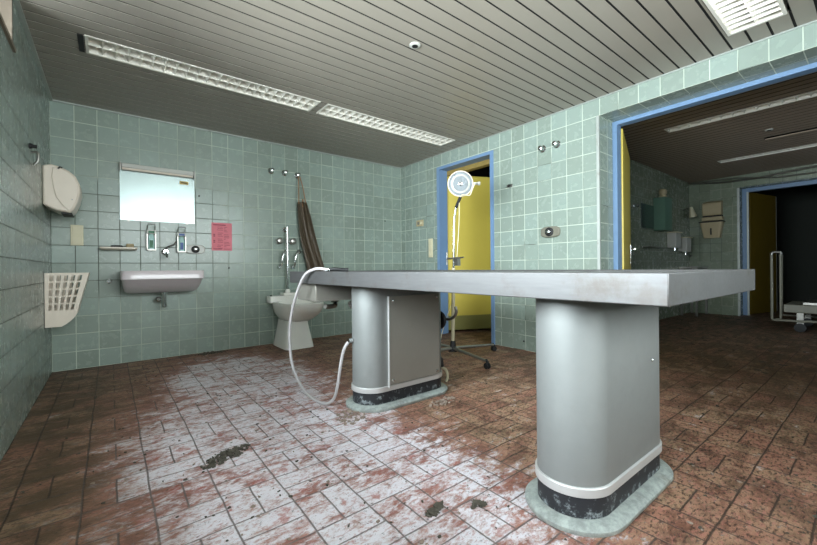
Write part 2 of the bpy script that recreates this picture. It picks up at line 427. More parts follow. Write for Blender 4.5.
# wall behind the viewer with a broad window
WN = (.25, 3.0, .95, 2.2)
mb = MB(); mb.box(-.0, WN[0], YN-.2, YN, 0, H+.14); mb.box(WN[1], 5.2, YN-.2, YN, 0, H+.14); mb.box(7.4, X2+.3, YN-.2, YN, 0, H+.14)
mb.box(5.2, 7.4, YN-.2, YN, 0, 1.0); mb.box(5.2, 7.4, YN-.2, YN, 2.0, H+.14)
mb.box(WN[0], WN[1], YN-.2, YN, 0, WN[2]); mb.box(WN[0], WN[1], YN-.2, YN, WN[3], H+.14)
struct(mb, 'wall_front', 'tile_back')
window('window_3', WN[0], WN[1], YN-.15, YN-.1, WN[2], WN[3], 'x')
window('window_added_fill', 5.2, 7.4, YN-.15, YN-.1, 1.0, 2.0, 'x')  # unseen window, added to let fill light into the second room
# right wall: narrow door opening, then the wide opening, thick there
DO = (-1.655, -.815, 2.085)
OP = (-5.1, -2.832, 2.128)
TH = .30
mb = MB()
mb.box(W, W+.10, DO[1], 0, 0, H+.14); mb.box(W, W+.10, DO[0], DO[1], DO[2], H+.14)
mb.box(W, W+.10, -2.3, DO[0], 0, H+.14)
mb.box(W, W+TH, OP[1], -2.3, 0, H+.14)
mb.box(W, W+TH, OP[0], OP[1], OP[2], H+.14)
mb.box(W, W+TH, YN, OP[0], 0, H+.14)
struct(mb, 'wall_right', 'tile_right')
# corner profile on the opening edge
struct(MB().box(W-.004, W+.012, OP[1]-.002, OP[1]+.022, 0, OP[2]), 'trim_2', 'trim')
# blue frame of the wide opening
f0 = W+TH-.05
mb = MB(); mb.box(f0, W+TH+.03, OP[1]-.040, OP[1]-.001, 0, OP[2]-.001); mb.box(f0, W+TH+.03, OP[0]+.001, OP[1]-.040, OP[2]-.033, OP[2]-.001)
mb.box(f0, W+TH+.03, OP[0]+.001, OP[0]+.045, 0, OP[2]-.033)
d2 = struct(mb, 'door_2', 'blue', 'blue steel frame of the wide opening')
def leaf(ax, ay, bx, by, z0, z1, t, mat, nm, parent):
    d = Vector((bx-ax, by-ay, 0)); L = d.length; d.normalize(); nrm = Vector((-d.y, d.x, 0))
    c = Vector(((ax+bx)/2, (ay+by)/2, (z0+z1)/2))
    return MB().obox(c, d, nrm, (0,0,1), L/2, t/2, (z1-z0)/2).build(nm, mat, parent, bevel=.002)
leafo = leaf(3.99, -2.862, 5.04, -2.505, .01, 2.08, .042, 'yellow', 'door_leaf', d2)
d = Vector((1.05, .357, 0)).normalized(); q = Vector((-d.y, d.x, 0))
e = Vector((5.04, -2.505, 0)) - d*.07
mb = MB().obox(e - q*.024 + Vector((0,0,.98)), d, q, (0,0,1), .02, .004, .11)
mb.tube([e-q*.025+Vector((0,0,1.03)), e-q*.07+Vector((0,0,1.03)), e-q*.07-d*.11+Vector((0,0,1.03))], .009)
mb.build('door_handle', 'chrome', leafo)
# blue frame and yellow leaf of the narrow door
mb = MB(); a = .045
mb.box(W-.012, W+.125, DO[1]-.012, DO[1]+.035, 0, DO[2]+.03); mb.box(W-.012, W+.125, DO[0]-.035, DO[0]+.008, 0, DO[2]+.03)
mb.box(W-.012, W+.125, DO[0]+.008, DO[1]-.012, DO[2]-.004, DO[2]+.03)
d1 = struct(mb, 'door_1', 'blue', 'blue steel frame of the narrow doorway')
MB().box(W+.125, W+.20, DO[0]-.03, DO[1]+.03, DO[2]-.06, DO[2]+.03).build('lintel_board', 'lintel', d1)
l1 = leaf(3.80, -.775, 4.56, -1.12, .215, 2.045, .04, 'yellow', 'door_leaf', d1)
leaf(3.80, -.775, 4.56, -1.12, .03, .215, .044, 'kick', 'kick_plate', l1)
# corridor behind the narrow door
struct(MB().box(W+.10, 5.9, .6, .7, 0, 2.7).box(5.9, 6.0, -2.0, .7, 0, 2.7), 'wall_corridor', 'beige')
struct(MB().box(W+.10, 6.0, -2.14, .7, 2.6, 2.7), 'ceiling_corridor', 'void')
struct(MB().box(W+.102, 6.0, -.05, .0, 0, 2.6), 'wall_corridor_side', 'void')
# second room
mb = MB().box(W+.10, X2+.25, Y2, Y2+.14, 0, 2.46); struct(mb, 'wall_second_left', 'tile_room')
D3 = (-5.2, -2.835, 2.115)
mb = MB().box(X2, X2+.25, D3[1], Y2, 0, 2.46).box(X2, X2+.25, D3[0], D3[1], D3[2], 2.46).box(X2, X2+.25, YN, D3[0], 0, 2.46)
struct(mb, 'wall_second_back', 'tile_room')
struct(MB().box(X2-.006, X2+.012, D3[1]-.004, D3[1]+.028, 0, D3[2]), 'trim_3', 'trim')
g0 = X2+.19
mb = MB().box(g0, X2+.28, D3[1]-.06, D3[1]-.001, 0, D3[2]-.001).box(g0, X2+.28, D3[0], D3[1]-.06, D3[2]-.06, D3[2]-.001)
d3 = struct(mb, 'door_3', 'blue', 'blue steel frame of the far doorway')
MB().box(X2+.185, X2+.20, D3[1]-.085, D3[1]-.06, 0, D3[2]-.06).build('door_stop', 'trim', d3)
lf = leaf(8.80, -2.90, 9.66, -3.10, .01, 2.06, .042, 'ochre', 'door_leaf', d3)
MB().obox((9.668, -3.102, 1.03), (.974, -.227, 0), (.227, .974, 0), (0,0,1), .006, .022, 1.02).build('edge_strip', 'trim', lf)
# dark room beyond
struct(MB().box(X2+.25, 13.2, -2.5, -2.4, 0, 2.6), 'wall_far_left', 'shade_dark')
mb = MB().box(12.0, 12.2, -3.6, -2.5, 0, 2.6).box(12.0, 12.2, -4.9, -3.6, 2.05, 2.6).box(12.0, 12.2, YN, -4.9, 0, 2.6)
struct(mb, 'wall_far_back', 'shade_dark')
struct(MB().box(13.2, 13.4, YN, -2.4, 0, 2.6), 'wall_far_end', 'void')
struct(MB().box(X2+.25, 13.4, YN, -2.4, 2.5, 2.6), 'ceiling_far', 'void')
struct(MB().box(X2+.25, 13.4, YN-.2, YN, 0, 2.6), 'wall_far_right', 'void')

# ceilings of metal planks
LIGHTS = [(.27, 1.815, -1.33, -1.075), (1.875, 3.44, -1.33, -1.075), (1.9, 3.43, -4.02, -3.745)]
mb = MB(); pitch = .1005; y = -4.027 - 14*pitch
while y < 0:
    a, b = max(y+.007, YN+.001), min(y+pitch-.007, -.001)
    y += pitch
    if b-a < .005: continue
    segs = [(.001, W-.001)]
    ys = [a, b]
    for (lx0, lx1, ly0, ly1) in LIGHTS:
        for c in (ly0, ly1):
            if a < c < b: ys.append(c)
    ys = sorted(ys)
    for ya, yb in zip(ys, ys[1:]):
        xs = [(.001, W-.001)]
        for (lx0, lx1, ly0, ly1) in LIGHTS:
            if ly0-1e-6 <= ya and yb <= ly1+1e-6:
                xs = [q for (p0, p1) in xs for q in ((p0, min(p1, lx0)), (max(p0, lx1), p1)) if q[1]-q[0] > .001]
        for p0, p1 in xs: mb.box(p0, p1, ya, yb, H, H+.016)
struct(mb, 'ceiling', 'plank')
mb = MB(); y = -4.027 - 14*pitch
while y < 0:
    for (sx0, sx1) in [(.002, W-.002)]:
        xs = [(sx0, sx1)]
        for (lx0, lx1, ly0, ly1) in LIGHTS:
            if ly0-.008 < y < ly1+.008: xs = [q for (p0, p1) in xs for q in ((p0, min(p1, lx0)), (max(p0, lx1), p1)) if q[1]-q[0] > .001]
        for p0, p1 in xs: mb.box(p0, p1, y-.0068, y+.0068, H+.004, H+.012)
    y += pitch
struct(mb, 'ceiling_joints', 'void', 'black joints between the ceiling planks')
struct(MB().box(0, W, YN, 0, H+.13, H+.14), 'ceiling_plenum', 'void')
struct(MB().box(.001, .022, YN+.001, -.001, H-.012, H-.001).box(.022, W-.001, -.022, -.001, H-.012, H-.001), 'trim_4', 'trim', 'pale edge strip round the ceiling')
struct(MB().box(W-.012, W-.001, YN+.001, -.023, H-.009, H-.001), 'trim_5', 'trim')
H2 = 2.32
LIGHTS2 = [(5.09, 5.25, -4.6, -2.85), (7.14, 7.30, -4.6, -2.85)]
SLOT = (6.36, 6.46, -4.6, -3.46)
mb = MB(); x = W+TH+.002
while x < X2-.01:
    a, b = x+.010, min(x+.1-.010, X2-.001); x += .1
    xs = sorted([a, b] + [c for L in LIGHTS2+[SLOT] for c in L[:2] if a < c < b])
    for xa, xb in zip(xs, xs[1:]):
        ys = [(YN+.001, Y2-.001)]
        for L in LIGHTS2+[SLOT]:
            if L[0]-1e-6 <= xa and xb <= L[1]+1e-6:
                ys = [q for (p0, p1) in ys for q in ((p0, min(p1, L[2])), (max(p0, L[3]), p1)) if q[1]-q[0] > .001]
        for p0, p1 in ys: mb.box(xa, xb, p0, p1, H2, H2+.014)
struct(mb, 'ceiling_second', 'plank2')
mb = MB(); x = W+TH+.102
while x < X2-.01:
    ys = [(YN+.001, Y2-.001)]
    for L in LIGHTS2+[SLOT]:
        if L[0]-.008 < x < L[1]+.008: ys = [q for (p0, p1) in ys for q in ((p0, min(p1, L[2])), (max(p0, L[3]), p1)) if q[1]-q[0] > .001]
    for p0, p1 in ys: mb.box(x-.0098, x+.0098, p0, p1, H2+.002, H2+.010)
    x += .1
struct(mb, 'ceiling_second_joints', 'void', 'black joints between the planks of the second ceiling')
struct(MB().box(W+TH, X2, YN, Y2, H2+.12, H2+.135), 'ceiling_second_plenum', 'void')

# ------------------------------------------------------------------ ceiling lights
def louvre(L, z, label, axis='x', rows=2, step=.07, group=None, hv=.026):
    x0, x1, y0, y1 = L
    t = thing('ceiling_light', label, 'ceiling light', ((x0+x1)/2, (y0+y1)/2, z), group)
    g = .004; x0 += g; x1 -= g; y0 += g; y1 -= g
    mb = MB(); f = .016; zt = z+.075; zb = z-.004
    mb.box(x0, x1, y0, y0+f, zb, zt); mb.box(x0, x1, y1-f, y1, zb, zt); mb.box(x0, x0+f, y0+f, y1-f, zb, zt); mb.box(x1-f, x1, y0+f, y1-f, zb, zt)
    mb.build('housing', 'lampwhite', t)
    MB().box(x0+f, x1-f, y0+f, y1-f, zt-.006, zt).build('back_plate', 'dimwhite', t)
    mb = MB()
    if axis == 'x':
        a0, a1, c0, c1 = x0+f, x1-f, y0+f, y1-f
    else:
        a0, a1, c0, c1 = y0+f, y1-f, x0+f, x1-f
    def P(a, c, zz): return (a, c, zz) if axis == 'x' else (c, a, zz)
    def wedge_long(c, hw):      # V reflector running lengthwise
        mb.loft([[P(a, c-hw, z+.052), P(a, c, z), P(a, c+hw, z+.052)] for a in (a0, a1)])
    for r in range(rows+1):
        c = c0+(c1-c0)*r/rows
        if 0 < r < rows: wedge_long(c, .028)
    mb.loft([[P(a, c0+.0005, z+.001), P(a, c0+.022, z+.052), P(a, c0+.0005, z+.052)] for a in (a0, a1)])
    mb.loft([[P(a, c1-.0005, z+.001), P(a, c1-.022, z+.052), P(a, c1-.0005, z+.052)] for a in (a0, a1)])
    n = max(2, round((a1-a0)/step))
    for i in range(1, n):
        a = a0+(a1-a0)*i/n
        mb.loft([[P(a-hv, c, z+.045), P(a-.007, c, z+.014), P(a, c, z+.0), P(a+.007, c, z+.014), P(a+hv, c, z+.045)] for c in (c0, c1)])
    mb.build('louvre', 'lampwhite', t)
    for r in range(rows):
        c = c0+(c1-c0)*(r+.5)/rows
        MB().tube([P(a0+.02, c, z+.06), P(a1-.02, c, z+.06)], .010, 10).build('tube_lamp', 'tube', t)
    return t
L1 = louvre(LIGHTS[0], H, 'long white louvred ceiling light nearer the left wall', step=.068)
louvre(LIGHTS[1], H, 'long louvred ceiling light ending near the narrow yellow door', step=.068)
louvre(LIGHTS[2], H, 'wide louvred ceiling light at the top edge beside the wide opening', step=.06, hv=.016)
louvre(LIGHTS2[0], H2, 'louvred light strip on the dark ceiling, nearer the wide opening', 'y', rows=1, step=.09)
louvre(LIGHTS2[1], H2, 'far louvred light strip on the dark ceiling, nearer the far doorway', 'y', rows=1, step=.09)
mb = MB().box(LIGHTS[0][0]-.03, LIGHTS[0][0]-.002, LIGHTS[0][2]+.01, LIGHTS[0][3]-.01, H-.004, H-.0005)
mb.build('end_gap', 'black', L1)
def detector(loc, label):
    t = thing('smoke_detector', label, 'smoke detector', loc)
    x, y, z = loc
    MB().lathe([(.036, 0), (.036, -.004), (.030, -.008), (.020, -.009)], (x, y, z), n=20).build('housing', 'white', t)
    MB().lathe([(.020, -.0085), (.020, -.010), (.012, -.011)], (x, y, z), n=14).build('sensor', 'black', t)
detector((1.932, -2.471, H-.0005), 'small round white detector on the plank ceiling above the table')
detector((6.03, -3.56, H2-.0005), 'small round detector on the dark ceiling of the next room')
tag(MB().tube(smooth_path([(8.43, -2.16, 2.295), (8.42, -2.6, 2.235), (8.42, -3.1, 2.225), (8.43, -3.7, 2.27), (8.44, -4.6, 2.29)]), .013, 8)
    .tube(smooth_path([(8.46, -2.16, 2.30), (8.45, -2.8, 2.27), (8.45, -3.4, 2.19), (8.46, -4.6, 2.20)]), .010, 8).build('loose_cable', 'dchrome', loc=(8.43, -3, 2.3)),
    'sagging grey cables under the dark ceiling above the far doorway', 'cable')

# ------------------------------------------------------------------ dissecting table
TX0, TX1, TY0, TY1 = 1.405, 2.325, -4.05, -1.65
ZT, ZB = .8256, .745
t = thing('dissecting_table', 'long stainless steel dissecting table on two oval steel pedestals', 'table', (1.865, -2.9, 0))
bm = bmesh.new()
def ringv(x0, x1, y0, y1, z): return [bm.verts.new(p) for p in ((x0,y0,z),(x1,y0,z),(x1,y1,z),(x0,y1,z))]
rs = [ringv(TX0+.01, TX1-.01, TY0+.01, TY1-.01, ZB+.012), ringv(TX0+.01, TX1-.01, TY0+.01, TY1-.01, ZB), ringv(TX0, TX1, TY0, TY1, ZB), ringv(TX0, TX1, TY0, TY1, ZT),
      ringv(TX0+.035, TX1-.035, TY0+.035, TY1-.035, ZT), ringv(TX0+.05, TX1-.05, TY0+.05, TY1-.05, ZT-.022)]
for a, b in zip(rs, rs[1:]):
    for i in range(4): bm.faces.new((a[i], a[(i+1)%4], b[(i+1)%4], b[i]))
bm.faces.new(rs[0]); bm.faces.new(rs[-1])
mb = MB(); mb.b.free(); mb.b = bm
top = mb.build('tabletop', 'steel', t, bevel=.003)
mb = MB()
for i in range(9):
    y = TY0+.22+i*.19; mb.box(TX0+.09, TX1-.09, y, y+.085, ZT-.021, ZT-.008)
mb.build('grid_plate', 'steel_top', top, bevel=.003, label='slatted steel deck set into the top')
mb = MB().box(1.455, 2.27, -1.985, -1.665, .622, ZB)
sb = mb.build('sink_trough', 'panel', t, bevel=.004, label='grey metal trough under the far end of the table')
mb = MB().tube(smooth_path([(1.66,-1.85,.622),(1.66,-1.86,.59),(1.64,-1.89,.578),(1.57,-1.93,.578),(1.54,-1.945,.585)]), .016, 12)
mb.tube([(1.66,-1.85,.622),(1.66,-1.85,.60)], .028, 12); mb.tube(smooth_path([(1.85,-1.86,.622),(1.85,-1.88,.575),(1.80,-1.93,.56),(1.74,-1.97,.575),(1.72,-1.985,.60)]), .024, 12)
mb.build('drain_pipe', 'dchrome', sb)
def pedestal(cy):
    cx = 1.868; cy -= .018 if cy < -3 else .027
    col = MB().loft([stadium(cx, cy, .331, .124, z) for z in (.10, .5, ZB)]).build('pedestal', 'steel_col', t)
    MB().loft([stadium(cx, cy, .338, .131, .100), stadium(cx, cy, .338, .131, .130), stadium(cx, cy, .332, .125, .132)]).build('trim_band', 'band', col, bevel=.002)
    MB().loft([stadium(cx, cy, .330, .123, z) for z in (.02, .10)], True, False).build('skirting', 'skirt', col)
    MB().loft([stadium(cx, cy, .369, .167, 0), stadium(cx, cy, .372, .170, .006), stadium(cx, cy, .372, .170, .016), stadium(cx, cy, .362, .160, .024), stadium(cx, cy, .336, .132, .030)]).build('base_flange', 'flange', col)
    return col
p1 = pedestal(-3.655); p2 = pedestal(-2.325)
yf = -2.352-.124
MB().box(1.700, 2.105, yf-.012, yf+.001, .135, .672).build('access_panel', 'panel', p2, bevel=.002)
MB().box(1.6945, 1.6995, yf-.014, yf+.001, .118, .672).build('panel_edge', 'band', p2)
for sx, sz in ((1.725, .645), (2.08, .650), (1.725, .162), (2.08, .158)):
    MB().lathe([(.009, 0), (.009, .004), (.005, .008)], (sx, yf-.012, sz), (0,-1,0), 12).build('panel_screw', 'chrome', p2)
MB().lathe([(.006, 0), (.006, .003), (.003, .006)], (2.02, -3.673-.124, .478), (0,-1,0), 10).build('panel_screw', 'chrome', p1)
# crank on the far side of the left pedestal
mb = MB().lathe([(.030, 0), (.060, .006), (.066, .018), (.058, .032), (.020, .040), (.014, .075)], (2.205, -2.36, .47), (1,0,0), 24)
ck = mb.build('crank_hub', 'black', t)
MB().tube(smooth_path([(2.275, -2.36, .47), (2.285, -2.41, .475), (2.28, -2.455, .50), (2.275, -2.48, .535), (2.27, -2.475, .57)]), .011, 10).build('crank_arm', 'dchrome', ck)
mb = MB().tube([(2.20, -2.36, .22), (2.215, -2.38, .19), (2.22, -2.39, .14)], [.014, .017, .012], 10)
mb.build('foot_lever', 'black', t)
MB().tube(smooth_path([(2.22, -2.385, .135), (2.245, -2.40, .115), (2.25, -2.41, .07), (2.24, -2.405, .035)]), .010, 10).build('foot_pedal', 'pole', t)
# hose
HX = 1.375
hp = smooth_path([(1.448, -2.165, ZT+.011), (1.42, -2.14, ZT+.018), (1.393, -2.09, .838), (1.372, -2.00, .80), (1.362, -1.90, .69), (1.358, -1.80, .53), (1.36, -1.755, .36), (1.365, -1.79, .18), (1.375, -1.90, .07),
                  (1.385, -2.05, .020), (1.41, -2.19, .010), (1.45, -2.235, .04), (1.462, -2.27, .13), (1.475, -2.285, .25), (1.49, -2.30, .345), (1.515, -2.315, .395), (1.545, -2.325, .405)], 7)
h = thing('water_hose', 'white hose looping from the table rim to the pedestal', 'hose', (HX, -2.1, 0))
MB().tube(hp, .0095, 12).build('hose_tube', 'hose', h)
MB().tube([(1.508, -2.325, .405), (1.531, -2.325, .405)], .014, 14).build('hose_fitting', 'chrome', h)
sp = MB().tube([(1.446, -2.163, ZT+.011), (1.462, -2.177, ZT+.011)], [.013, .015], 12).build('spray_coupling', 'chrome', h)
h2 = thing('hand_shower', 'small dark hand spray lying on the rim of the table', 'hand shower', (1.55, -2.28, ZT))
MB().tube(smooth_path([(1.464, -2.178, ZT+.012), (1.485, -2.20, ZT+.015), (1.51, -2.22, ZT+.012), (1.535, -2.235, ZT+.009)]), .011, 10).build('handle', 'black', h2)
MB().lathe([(.009, 0), (.012, .02), (.013, .028)], (1.532, -2.233, ZT+.010), (.8, -.4, .0), 16).build('shower_head', 'black', h2)

# ------------------------------------------------------------------ wash basin group on the back wall
E = .001
t = thing('washbasin', 'white ceramic washbasin on the tiled wall below the mirror', 'washbasin', (.755, -.2, .64))
def rr(x0, x1, y0, y1, z, p=9, n=48): return srect((x0+x1)/2, (y0+y1)/2, (x1-x0)/2, (y1-y0)/2, z, p, n)
mb = MB().loft([rr(.50, 1.015, -.19, -.002, .640, 8), rr(.478, 1.035, -.25, -.002, .658, 9), rr(.464, 1.048, -.38, -.002, .715, 10), rr(.458, 1.054, -.438, -.002, .762, 12), rr(.449, 1.065, -.452, -.002, .768, 14), rr(.449, 1.065, -.452, -.002, .832, 12), rr(.453, 1.061, -.448, -.002, .840, 12),
               rr(.475, 1.04, -.42, -.09, .840, 8), rr(.485, 1.03, -.41, -.10, .828, 7), rr(.52, 1.0, -.37, -.13, .75, 5), rr(.62, .90, -.30, -.16, .69, 3)])
mb.build('basin', 'ceramic_sink', t)
mb = MB().tube(smooth_path([(.775, -.17, .64), (.775, -.17, .56), (.775, -.17, .515)]), .017, 14).tube([(.775,-.17,.625),(.775,-.17,.64)], .03, 14)
mb.lathe([(.020, 0), (.020, .03), (.014, .036)], (.775, -.17, .535), (0,0,-1), 14)
mb.tube([(.775, -.17, .545), (.775, -.002, .545)], .011, 10)
mb.build('drain_trap', 'chrome', t)
mb = MB().tube([(.735, -.11, .575), (.735, -.03, .575), (.735, -.002, .575)], .010, 10).lathe([(.02, 0), (.024, .012), (.014, .022)], (.735, -.11, .575), (0,-1,0), 16)
mb.build('shut_off_valve', 'chrome', t)
# mirror
t = thing('wall_mirror', 'rectangular frameless mirror above the washbasin', 'mirror', (.755, 0, 1.31))
MB().box(.457, 1.052, -.010, -.002, 1.307, 1.765).build('mirror_glass', 'mirror', t)
MB().box(.925, 1.000, -.0112, -.0102, 1.690, 1.722).build('sticker', 'sticker', t, label='small gold sticker in the upper corner')
MB().box(.938, .988, -.0118, -.0113, 1.703, 1.711).build('sticker_print', 'black', t)
for cx in (.52, .985): MB().box(cx-.008, cx+.008, -.013, -.001, 1.296, 1.311).build('mirror_clip', 'dchrome', t)
# mirror lamp
t = thing('mirror_light', 'long narrow light fitting mounted above the mirror', 'light fitting', (.755, -.04, 1.78))
MB().box(.470, 1.040, -.062, -.002, 1.778, 1.818).build('housing', 'white', t, bevel=.006)
MB().tube([(.476, -.038, 1.772), (1.034, -.038, 1.772)], .013, 12).build('diffuser', 'plastic', t)
for xx in (.458, 1.041): MB().box(xx, xx+.011, -.066, -.002, 1.752, 1.824).build('end_cap', 'dchrome', t, bevel=.002)
# soap dispensers
def dispenser(cx, z0, label, colmat):
    t = thing('soap_dispenser', label, 'soap dispenser', (cx, 0, z0), 'lever soap dispensers beside the tap')
    MB().box(cx-.034, cx+.034, -.012, -.002, z0, z0+.15).build('back_plate', 'dchrome', t, bevel=.002)
    mb = MB().box(cx-.036, cx-.029, -.07, -.012, z0+.0, z0+.155).box(cx+.029, cx+.036, -.07, -.012, z0, z0+.155).box(cx-.036, cx+.036, -.07, -.013, z0-.004, z0+.004)
    mb.build('bracket', 'dchrome', t)
    b = MB().loft([rr(cx-.026, cx+.026, -.062, -.014, z0+.006, 5), rr(cx-.026, cx+.026, -.062, -.014, z0+.12, 5), rr(cx-.018, cx+.018, -.055, -.02, z0+.148, 4)]).build('bottle', 'liquid', t)
    MB().box(cx-.014, cx+.014, -.0635, -.0622, z0+.02, z0+.09).build('bottle_label', colmat, b)
    MB().box(cx-.034, cx+.034, -.074, -.013, z0+.150, z0+.185).build('pump_housing', 'white', t, bevel=.003)
    MB().box(cx-.024, cx+.024, -.0755, -.0742, z0+.155, z0+.178).build('colour_label', colmat, t)
    mb = MB()
    for sx in (-1, 1): mb.tube([(cx+sx*.030, -.04, z0+.18), (cx+sx*.030, -.055, z0+.225), (cx+sx*.026, -.12, z0+.235)], .004, 8)
    mb.tube([(cx-.027, -.12, z0+.235), (cx+.027, -.12, z0+.235)], .0045, 8)
    mb.build('elbow_lever', 'chrome', t)
dispenser(.688, 1.035, 'lever soap dispenser with green label, left of the tap', 'green')
dispenser(.932, 1.022, 'lever soap dispenser with blue label, right of the tap', 'bluelabel')
# tap
t = thing('wall_tap', 'chrome wall tap with long lever between the soap dispensers', 'tap', (.80, 0, 1.02))
MB().lathe([(.030, 0), (.030, .008), (.020, .014), (.018, .05), (.022, .06), (.020, .085)], (.80, -.001, 1.02), (0,-1,0), 20).build('tap_body', 'chrome', t)
MB().tube(smooth_path([(.80, -.06, 1.02), (.80, -.10, 1.01), (.80, -.15, .985), (.80, -.17, .965)]), .010, 10).build('spout', 'chrome', t)
MB().tube(smooth_path([(.80, -.07, 1.035), (.815, -.085, 1.065), (.86, -.12, 1.085), (.875, -.14, 1.115)]), .007, 8).build('lever', 'dchrome', t)
# shelf and what lies on it
t = thing('wall_shelf', 'small pale ceramic shelf left of the soap dispensers', 'shelf', (.445, 0, 1.03))
MB().loft([rr(.322, .572, -.10, -.002, 1.028, 8), rr(.312, .582, -.125, -.002, 1.040, 8), rr(.312, .582, -.125, -.002, 1.052, 8)]).build('shelf_board', 'plastic', t)
tag(MB().loft([rr(.39, .475, -.085, -.045, 1.053, 4), rr(.388, .477, -.087, -.043, 1.064, 4), rr(.395, .47, -.082, -.05, 1.070, 4)]).build('scrubbing_brush', 'black', loc=(.43, -.06, 1.053)), 'flat dark brush lying on the small shelf', 'brush')
tag(MB().loft([rr(.50, .555, -.09, -.04, 1.053, 5), rr(.497, .558, -.093, -.037, 1.070, 5), rr(.503, .552, -.088, -.042, 1.086, 5)]).build('soap_bar', 'soap', loc=(.53, -.06, 1.053)), 'pale tan block of soap at the right end of the shelf', 'soap')
# oval plate with round knob right of the blue dispenser
def thermostat(c, n, u, w, hgt, body, ring, label, cat='wall control'):
    """c: centre on the wall, n: outward normal, u: horizontal direction along the wall"""
    c = Vector(c); n = Vector(n); u = Vector(u); zz = Vector((0,0,1))
    t = thing('rotary_wall_control', label, cat, c)
    def rg(w_, h_, d, p=3.2):
        return [c+n*d+u*(w_*math.copysign(abs(math.cos(q))**(2/p), math.cos(q)))+zz*(h_*math.copysign(abs(math.sin(q))**(2/p), math.sin(q))) for q in [2*PI*k/40 for k in range(40)]]
    MB().loft([rg(w, hgt, .001), rg(w, hgt, .018), rg(w*.9, hgt*.88, .026)]).build('cover', body, t)
    MB().lathe([(hgt*.80, .0), (hgt*.80, .012), (hgt*.62, .016)], c+n*.024, n, 24).build('dial_ring', ring, t)
    MB().lathe([(hgt*.42, .0), (hgt*.40, .018), (hgt*.25, .022)], c+n*.038, n, 18).build('knob', 'chrome', t)
thermostat((1.054, 0, 1.050), (0,-1,0), (1,0,0), .088, .046, 'white', 'black', 'white oval wall control with black dial ring beside the washbasin')
thermostat((W, -2.372, 1.171), (-1,0,0), (0,1,0), .098, .052, 'dimwhite', 'black', 'dark oval wall control with round knob on the right wall')
# pink notice
t = thing('pink_notice', 'faded pink printed notice stuck on the back wall', 'notice', (1.30, 0, 1.04))
MB().box(1.205, 1.400, -.0025, -.001, 1.044, 1.334).build('paper', 'pink', t, label='pink sheet')
mb = MB(); mb2 = MB(); random.seed(3)
mb.box(1.222, 1.34, -.0032, -.0027, 1.306, 1.316)
for i in range(15):
    z = 1.288 - i*.0158
    a = 1.255 + random.random()*.01; b = a + .035 + random.random()*.03
    if i % 4 != 3: mb.box(a, min(b, 1.312), -.0032, -.0027, z, z+.0042)
    if i % 5 != 4: mb2.box(1.322, 1.335+random.random()*.05, -.0032, -.0027, z, z+.0042)
    if i in (5, 6, 9, 10): mb.box(1.222, 1.238, -.0032, -.0027, z-.004, z+.006)
mb.box(1.222, 1.30, -.0032, -.0027, 1.056, 1.064); mb2.box(1.322, 1.385, -.0032, -.0027, 1.058, 1.063)
mb2.build('printed_lines', 'ink', t, label='dark red illegible printed lines')
mb.build('printed_lines', 'ink', t, label='dark red illegible printed lines')
# switches
def switch(c, n, u, rows, label, w=.041, hh=.041, nm='light_switch', cat='light switch', mat='cream', rock=True):
    c = Vector(c); n = Vector(n); u = Vector(u); zz = Vector((0,0,1)); t = thing(nm, label, cat, c)
    H_ = hh*rows
    MB().obox(c+n*.006, u, n, zz, w, .005, H_).build('cover_plate', mat, t, bevel=.003)
    for r in range(rows):
        cz = (rows-1)*hh - r*2*hh
        if rock: MB().obox(c+n*.0135+zz*cz, u, n, zz, w*.72, .0025, hh*.78).build('rocker', mat, t, bevel=.002)
    return t
switch((.164, 0, 1.152), (0,-1,0), (1,0,0), 2, 'cream double switch plate on the back wall below the towel dispenser', .042, .044)
switch((W, -.645, 1.10), (-1,0,0), (0,1,0), 3, 'cream triple switch plate left of the blue narrow door frame', .04, .041)
t = switch((W, -.43, 1.445), (-1,0,0), (0,1,0), 1, 'small brown and cream wall socket above the triple switch', .072, .042, 'wall_socket', 'socket', 'beigeplastic', False)
for sy in (-.028, .028): MB().lathe([(.021, 0), (.019, .005)], (W-.011, -.43+sy, 1.445), (-1,0,0), 16).build('socket_insert', 'cream' if sy < 0 else 'dchrome', t)
tag(MB().lathe([(.022, 0), (.022, .006), (.014, .012), (.013, .03), (.018, .036), (.016, .05)], (.375, -.001, .752), (0,-1,0), 18).build('pipe_outlet', 'chrome', loc=(.375, 0, .752)), 'small chrome pipe outlet on the wall left of the washbasin', 'pipe outlet')

def plug(c, n, label):
    c = Vector(c); tag(MB().lathe([(.009, .0), (.009, .004), (.004, .007)], c+Vector(n)*.001, n, 12).build('wall_plug', 'black', loc=tuple(c)), label, 'wall plug')
plug((1.095, 0, 1.594), (0,-1,0), 'small dark plug in the wall right of the mirror')
plug((1.368, 0, .861), (0,-1,0), 'small dark plug in the wall below the pink notice')
plug((3.372, 0, 1.499), (0,-1,0), 'small dark plug in the back wall right of the apron')
plug((W, -2.06, .09), (-1,0,0), 'small dark plug in the right wall just above the floor')
